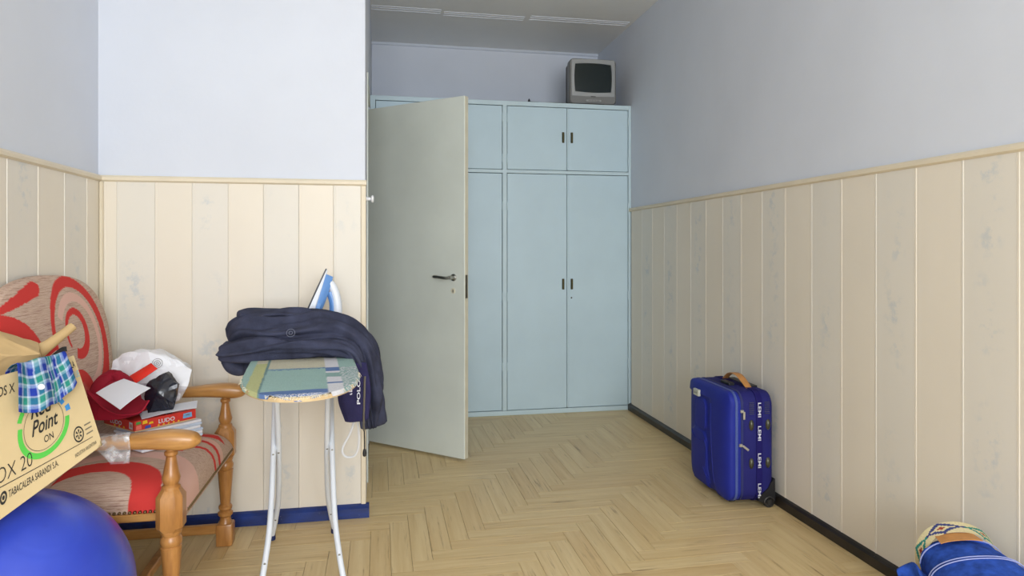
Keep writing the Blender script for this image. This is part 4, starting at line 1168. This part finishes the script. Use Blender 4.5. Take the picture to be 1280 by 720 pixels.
for k in range(90):
    y = random.uniform(0.0, 0.34) ** 1.0; s = random.choice((-1, 1)); 
    if k < 50: y = random.uniform(0.0, 0.03)
    w = bw(y) * (1 if k >= 50 else random.uniform(0.0, 1.0)); yy = y
    if k < 50:
        lo, hi = 0.0, 0.40
        for _ in range(20):
            mid = (lo + hi) / 2
            if bw(mid) < w: lo = mid
            else: hi = mid
        yy = lo
    p = Vector((s * w, yy, BZ - 0.003)); d = Vector((s * random.uniform(0.0, 1), -random.uniform(0.1, 1), 0)).normalized() * random.uniform(0.002, 0.007)
    thr.tube([p - d * 0.4, p + d * 0.6, p + d + Vector((random.uniform(-.004, .004), 0, -random.uniform(0.002, 0.009)))], 0.0007, 4)
fr_ = thr.build('frayed_thread', mat('cotton_thread', (222, 214, 190), 0.95), ib); fr_['kind'] = 'stuff'
# legs: two U frames of tube crossing at the pivot
def leg(x, foot_y, top_y, spread, name):
    pv = 0.42
    pts = [(x + spread * 1.0, foot_y, 0.016), (x + spread * 0.55, foot_y * 0.9 + top_y * 0.1, 0.10), (x + spread * 0.15, foot_y * 0.75 + top_y * 0.25, 0.215), (x, foot_y * 0.5 + top_y * 0.5, pv), (x, foot_y * 0.22 + top_y * 0.78, 0.62), (x, top_y, BZ - 0.03)]
    o = MB().tube(pts, 0.0105, 12, 8).build('leg', M_tube, ib, smooth=True)
    MB().lathe([(0, 0), (0.013, 0.0), (0.014, 0.004), (0.013, 0.03), (0.0, 0.032)], 12, c=(pts[0][0], foot_y)).build('foot_cap', mat('blue_rubber', (30, 44, 92), 0.6), o, smooth=True)
    for zf, pt in ((pv, pts[3]), (0.105, pts[1])):
        m4 = Matrix.Translation((pt[0], pt[1] - 0.010, pt[2])) @ Matrix.Rotation(PI / 2, 4, 'X')
        MB().lathe([(0, -0.002), (0.0045, -0.002), (0.004, 0.002), (0, 0.003)], 8, m=m4).build('bolt', M_steel, o)
for sx in (-1, 1):
    leg(sx * 0.106, 0.585, 1.06, sx * 0.034, 'leg')      # front feet
    leg(sx * 0.088, 1.075, 0.62, sx * 0.035, 'leg')       # rear feet
MB().tube([(-0.10, 1.06, BZ - 0.03), (0.10, 1.06, BZ - 0.03)], 0.008, 10).build('cross_bar', M_tube, ib, smooth=True)
MB().tube([(-0.09, 0.62, BZ - 0.03), (0.09, 0.62, BZ - 0.03)], 0.008, 10).build('cross_bar', M_tube, ib, smooth=True)

# ------------------------------------------------------------------ iron
M_iw = mat('iron_white', (226, 231, 240), 0.3, var=0.0); M_ib = mat('iron_blue', (96, 144, 206), 0.28, var=0.03); M_is = mat('iron_sole', (128, 128, 132), 0.4, 0.4, var=0.0); M_idk = mat('iron_dark_blue', (36, 80, 160), 0.3, var=0)
il = math.radians(23)
ir = empty('iron', (-0.315, 2.835, BZ + 0.001)); tag(ir, 'blue and white steam iron standing on its heel on the ironing board', 'iron')
# local frame: s along the sole (up, leaning to +x), h away from the sole (towards +x)
sv = Vector((math.sin(il), 0, math.cos(il))); hv = Vector((math.cos(il), 0, -math.sin(il)))
IO = Vector((-0.005, 0, 0.058))
IL = 0.27
def IP(s, h, y): return IO + sv * s + hv * h + Vector((0, y, 0))
def iw(s): return 0.056 * max(0.0, 1 - max(0, s / IL) ** 2.3) ** 0.75 + 0.0015
def iron_loft(name, s0, s1, h0f, h1f, k, m, n=22, parent=ir):
    rs = []
    for i in range(n + 1):
        s = s0 + (s1 - s0) * i / n; w = iw(s) * k; h0, h1 = h0f(s), h1f(s)
        rs.append([IP(s, h0, -w), IP(s, h0, w), IP(s, h0 * 0.4 + h1 * 0.6, w * 0.92), IP(s, h1, w * 0.6), IP(s, h1, -w * 0.6), IP(s, h0 * 0.4 + h1 * 0.6, -w * 0.92)])
    return MB().rings(rs).build(name, m, parent, smooth=True, angle=40)
iron_loft('soleplate', 0.0, IL, lambda s: 0.0, lambda s: 0.006, 1.0, M_is)
iron_loft('skirt', 0.0, IL - 0.004, lambda s: 0.006, lambda s: 0.006 + 0.034 * (1 - (s / IL) ** 2) + 0.003, 0.98, M_iw)
iron_loft('water_tank', 0.004, IL - 0.02, lambda s: 0.030 * (1 - (s / IL) ** 2) + 0.004, lambda s: 0.036 + 0.030 * (1 - (s / IL) ** 2) * (0.4 + 0.6 * s / IL), 0.86, M_ib)
# handle loop
hpts = [IP(0.225, 0.035, 0), IP(0.205, 0.062, 0), IP(0.165, 0.092, 0), IP(0.115, 0.114, 0), IP(0.06, 0.124, 0), IP(0.012, 0.122, 0), IP(-0.004, 0.10, 0), IP(-0.004, 0.05, 0)]
MB().tube(hpts, [0.016 + 0.004 * math.sin(i / 28 * PI) for i in range(29)], 14, 4).build('handle', M_iw, ir, smooth=True)
hin = [IP(0.19, 0.052, 0), IP(0.155, 0.080, 0), IP(0.105, 0.101, 0), IP(0.055, 0.110, 0), IP(0.02, 0.107, 0)]
MB().tube(hin, 0.0155, 14, 4).build('grip_inlay', M_ib, ir, smooth=True)
MB().box((-0.03, -0.055, -0.058), (0.105, 0.055, -0.03), 0.006, 2).build('heel', M_iw, ir, loc=IO)
MB().lathe([(0, 0), (0.020, 0), (0.018, 0.012), (0, 0.014)], 16, m=Matrix.Translation(IP(0.055, 0.062, 0)) @ hv.to_track_quat('Z', 'Y').to_matrix().to_4x4()).build('dial', M_idk, ir, smooth=True)
for s in (0.15, 0.125):
    MB().lathe([(0, 0), (0.006, 0), (0.005, 0.006), (0, 0.007)], 10, m=Matrix.Translation(IP(s, 0.118 - (s - 0.12) * 0.6, 0)) @ hv.to_track_quat('Z', 'Y').to_matrix().to_4x4()).build('steam_button', M_idk, ir, smooth=True)
# cord: from the heel, over the board edge, hanging in a loop
cpw = [Vector(p) for p in ((-0.20, 2.86, 0.845), (-0.155, 2.88, 0.83), (-0.112, 2.85, 0.805), (-0.092, 2.80, 0.76), (-0.080, 2.72, 0.62), (-0.105, 2.68, 0.50), (-0.140, 2.68, 0.425), (-0.128, 2.68, 0.392), (-0.092, 2.67, 0.40), (-0.078, 2.66, 0.46), (-0.085, 2.66, 0.56), (-0.080, 2.68, 0.68), (-0.088, 2.72, 0.76))]
MB().tube([p - ir.location for p in cpw], 0.0042, 8, 6).build('cord', mat('white_cord', (228, 230, 234), 0.5, var=0), ir, smooth=True)

# ------------------------------------------------------------------ dark fleece garment
M_fle = cloth_mat('navy_fleece', (58, 61, 80), 0.2, 0.5, 260, 0.95, 14)
M_fle2 = cloth_mat('navy_fleece_inner', (44, 42, 78), 0.12, 0.4, 260, 0.95, 14)
jk = empty('fleece_jacket', (-0.26, 2.62, BZ + 0.002)); tag(jk, 'dark navy fleece jacket heaped over the ironing board', 'jacket')
JO = jk.location
def jsweep(name, path, A, B, side, m, **k):
    return sweep([Vector(p) - JO for p in path], A, B, side, **k).build(name, m, jk, smooth=True, angle=180)
jsweep('body', [(-0.505, 2.60, 0.850), (-0.455, 2.61, 0.872), (-0.36, 2.62, 0.882), (-0.24, 2.63, 0.880), (-0.13, 2.63, 0.862), (-0.065, 2.62, 0.800), (-0.045, 2.61, 0.70), (-0.035, 2.60, 0.61), (-0.030, 2.60, 0.535)],
       [0.085, 0.115, 0.12, 0.12, 0.115, 0.10, 0.085, 0.075, 0.06], [0.050, 0.062, 0.066, 0.066, 0.055, 0.045, 0.036, 0.034, 0.028], (0, 1, 0), M_fle, k=9, n=72, amp=0.026, fth=2.4, fs=4, seed=2.0, ridge=6)
jsweep('front_fold', [(-0.53, 2.53, 0.825), (-0.48, 2.515, 0.830), (-0.38, 2.51, 0.838), (-0.25, 2.51, 0.842), (-0.14, 2.51, 0.838), (-0.088, 2.50, 0.80), (-0.072, 2.49, 0.70), (-0.068, 2.49, 0.60)],
       [0.045, 0.05, 0.05, 0.052, 0.05, 0.045, 0.04, 0.03], [0.035, 0.036, 0.034, 0.032, 0.030, 0.024, 0.020, 0.016], (0, 1, 0), M_fle, k=9, n=48, amp=0.013, fth=1.8, fs=5, seed=9.0, ridge=4)
jsweep('sleeve', [(-0.50, 2.63, 0.932), (-0.43, 2.65, 0.940), (-0.33, 2.66, 0.942), (-0.21, 2.66, 0.925), (-0.10, 2.66, 0.880), (-0.04, 2.65, 0.80), (-0.015, 2.64, 0.71), (-0.010, 2.64, 0.65)],
       [0.05, 0.065, 0.065, 0.06, 0.055, 0.05, 0.05, 0.045], [0.022, 0.026, 0.026, 0.026, 0.026, 0.024, 0.022, 0.016], (0, 1, 0), M_fle, k=9, n=44, amp=0.011, fth=1.6, fs=5, seed=14.0, ridge=3)
jsweep('cuff', [(-0.525, 2.55, 0.80), (-0.505, 2.55, 0.775), (-0.475, 2.56, 0.765), (-0.445, 2.56, 0.775)], [0.05, 0.06, 0.05, 0.03], [0.026, 0.026, 0.022, 0.015], (0, 1, 0), M_fle, k=8, n=32, amp=0.008, fth=1.6, fs=7, seed=3.0)
jsweep('lining', [(-0.095, 2.46, 0.78), (-0.090, 2.455, 0.72), (-0.088, 2.45, 0.65), (-0.082, 2.45, 0.585)], [0.05, 0.055, 0.055, 0.04], [0.010, 0.014, 0.015, 0.010], (1, -0.15, 0), M_fle2, k=8, n=36, amp=0.006, fth=1.5, fs=7, seed=21.0)
zp = MB().tube([Vector(p) - JO for p in ((-0.052, 2.44, 0.74), (-0.054, 2.435, 0.66), (-0.056, 2.435, 0.58), (-0.054, 2.435, 0.55))], 0.004, 8, 5).build('zipper', M_steel, jk, smooth=True)
MB().tube([Vector(p) - JO for p in ((-0.054, 2.44, 0.56), (-0.053, 2.44, 0.51), (-0.053, 2.44, 0.485))], 0.0025, 6, 3).build('drawstring', M_black, jk, smooth=True)
MB().lathe([(0, 0), (0.006, 0.004), (0.007, 0.014), (0.005, 0.026), (0, 0.03)], 10, m=Matrix.Translation(Vector((-0.053, 2.44, 0.458)) - JO)).build('toggle', M_black, jk, smooth=True)
def lt(x, y): return Vector((-0.128 + x, 2.432, 0.690 + y)) - JO
lettering('printed_lettering', 'AE', lambda x, y: Vector((-0.095 - y, 2.4335 - 0.15 * (-0.02 - y), 0.655 + x)) - JO, M_print, jk, width=0.05, height=0.026)
lettering('printed_lettering', 'POLO', lambda x, y: Vector((-0.068 - y, 2.433, 0.645 + x)) - JO, M_print, jk, width=0.085, height=0.011, bold=0.02)
ringmark(jk, Vector((-0.305, 2.478, 0.893)) - JO, (0, -0.9, 0.4), (0.006, 0.014), mat('grey_snap', (120, 124, 140), 0.5, var=0), 'snap_ring')

# ------------------------------------------------------------------ jeans with embroidered belt on a low box
M_den = mat('blue_denim', (42, 78, 168), 0.9, var=0.22, vscale=38, bump=0.35, bscale=420, spec=0.2)
M_den2 = M_den
M_sti = mat('pale_stitch', (150, 158, 205), 0.9, var=0.1)
lb = empty('storage_box', (1.625, 1.47, 0)); tag(lb, 'low plain box under the folded blue jeans by the wall', 'box')
MB().box((-0.16, -0.17, 0.0), (0.16, 0.17, 0.165), 0.006).build('body', M_card, lb); MB().box((-0.165, -0.175, 0.160), (0.165, 0.175, 0.185), 0.006).build('lid', M_card, lb)
je = empty('folded_jeans', (1.63, 1.55, 0.187)); tag(je, 'folded blue denim jeans with a leather patch by the skirting', 'jeans')
JE = je.location
# body: from the waist (far end) towards the near edge
ax = Vector((-0.307, -0.952, 0.0)).normalized(); wdv = Vector((0.946, -0.305, 0.10)).normalized(); upv = wdv.cross(ax).normalized(); upv = upv if upv.z > 0 else -upv
W0 = Vector((1.655, 1.700, 0.268))
path = [W0 + ax * s + Vector((0, 0, z)) for s, z in ((-0.014, 0.0), (0.05, 0.002), (0.12, 0.0), (0.20, -0.004), (0.30, -0.010), (0.38, -0.016))]
jb = sweep([p - JE for p in path], [0.103, 0.113, 0.122, 0.128, 0.130, 0.128], [0.068, 0.070, 0.069, 0.066, 0.062, 0.058], tuple(wdv), k=9, n=64, amp=0.0025, fth=1.6, fs=7, seed=4.0, power=2.3)
jo = jb.build('denim_body', M_den, je, smooth=True, angle=180)
def jsurf(th, s, off=0.0):
    """point on the jeans surface, th angle from width axis over the top"""
    i = s / 0.38; a = 0.105 + (0.131 - 0.105) * min(1, max(0, s) / 0.2) ** 0.6; b = 0.072 - 0.012 * max(0, (s - 0.1) / 0.28)
    c, q_ = math.cos(th), math.sin(th); e_ = 2 / 2.3
    return W0 + ax * s + Vector((0, 0, -0.016 * i)) + wdv * (a + off) * math.copysign(abs(c) ** e_, c) + upv * (b + off) * math.copysign(abs(q_) ** e_, q_) - JE
for s0, amp_ in ((0.012, 0.0), (0.085, 0.025), (0.096, 0.025), (0.20, 0.03), (0.211, 0.03)):
    MB().tube([jsurf(PI * k / 24, s0 + amp_ * math.sin(PI * k / 24), 0.0055) for k in range(1, 24)], 0.0018, 5).build('stitching', M_sti, je)
# waistband rim and dark inside
MB().rings([[jsurf(2 * PI * k / 40, 0.0, o_) for k in range(40)] for o_ in (0.004, -0.012)] , cap0=False, cap1=False).build('waistband', M_den, je)
# leather patch
sweep([W0 + ax * s_ - JE for s_ in (-0.035, -0.01, 0.02)], [0.094, 0.097, 0.098], [0.060, 0.064, 0.064], tuple(wdv), k=4, n=40, power=2.3).build('waist_lining', M_den2, je, smooth=True)
def patchf(u, v): return jsurf(PI * (0.64 - 0.26 * u), -0.012 + 0.044 * v, 0.012)
grid(patchf, 10, 4, 0.0025).build('leather_patch', M_tan, je, smooth=True)
# spilled leg
jleg = sweep([Vector(p) - JE for p in ((1.492, 1.742, 0.222), (1.525, 1.720, 0.232), (1.555, 1.66, 0.232), (1.575, 1.56, 0.225))], [0.030, 0.045, 0.055, 0.055], [0.008, 0.014, 0.020, 0.020], (0.6, -0.75, -0.1), k=8, n=36, amp=0.008, fth=1.7, fs=8, seed=6.0)
jleg.build('trouser_leg', M_den, je, smooth=True, angle=180)
# belt: band following the waist, standing a little proud of it
bl = empty('belt', tuple(W0)); tag(bl, 'cream woven belt with green and navy diamond embroidery around the jeans waist', 'belt')
def belt_fn(u, v):
    th = PI * (1.22 - 1.30 * u)
    c, q_ = math.cos(th), math.sin(th); e_ = 2 / 2.2
    lift = 0.004 + 0.014 * max(0, math.sin(th)) ** 2
    p = W0 + wdv * ((0.100 if c > 0 else 0.084) + lift) * math.copysign(abs(c) ** e_, c) + upv * (0.072 + lift) * math.copysign(abs(q_) ** e_, q_)
    return p + ax * (-0.044 + v * 0.036) + (p - W0).normalized() * 0.014 * (1 - v) - W0
NU, NV = 220, 26
bo_ = grid(belt_fn, NU, NV, 0.003).build('band', attr_mat('belt_weave', 0.85, 0.4, 500), bl, smooth=True, angle=60)
def belt_col(co, i):
    k = i % ((NU + 1) * (NV + 1)); u, v = (k // (NV + 1)) / NU, (k % (NV + 1)) / NV
    cream = lin((214, 200, 156))
    t = (u - 0.14) / 0.235; n_ = math.floor(t); f = (t - n_) * 2 - 1
    qv = (v - 0.5) * 2.5
    qf, qq = round(f * 7) / 7, round(qv * 5) / 5
    dd = abs(qf) + abs(qq) * 0.8
    col = (lin((40, 130, 118)), lin((58, 66, 118)))[n_ % 2]
    if 0.58 < dd < 1.0: return col
    if dd < 0.18: return lin((150, 60, 44))
    if abs(f) > 0.9 and abs(qv) < 0.25: return col
    if u > 0.965: return lin((70, 84, 150))
    return cream
paint(bo_, belt_col)

# added ceiling lamp fixture, unlit and unseen above the frame
lamp = empty('added_ceiling_lamp', (0.66, 2.90, ZC)); tag(lamp, 'round white unlit ceiling lamp added above the frame', 'lamp')
MB().lathe([(0, -0.02), (0.10, -0.02), (0.12, -0.008), (0.12, 0.0), (0, 0.0)], 32).build('base', M_wplast, lamp, smooth=True)
MB().lathe([(0, -0.075), (0.15, -0.075), (0.19, -0.060), (0.20, -0.02), (0.19, -0.012), (0, -0.012)], 40).build('shade', M_wplast, lamp, smooth=True)
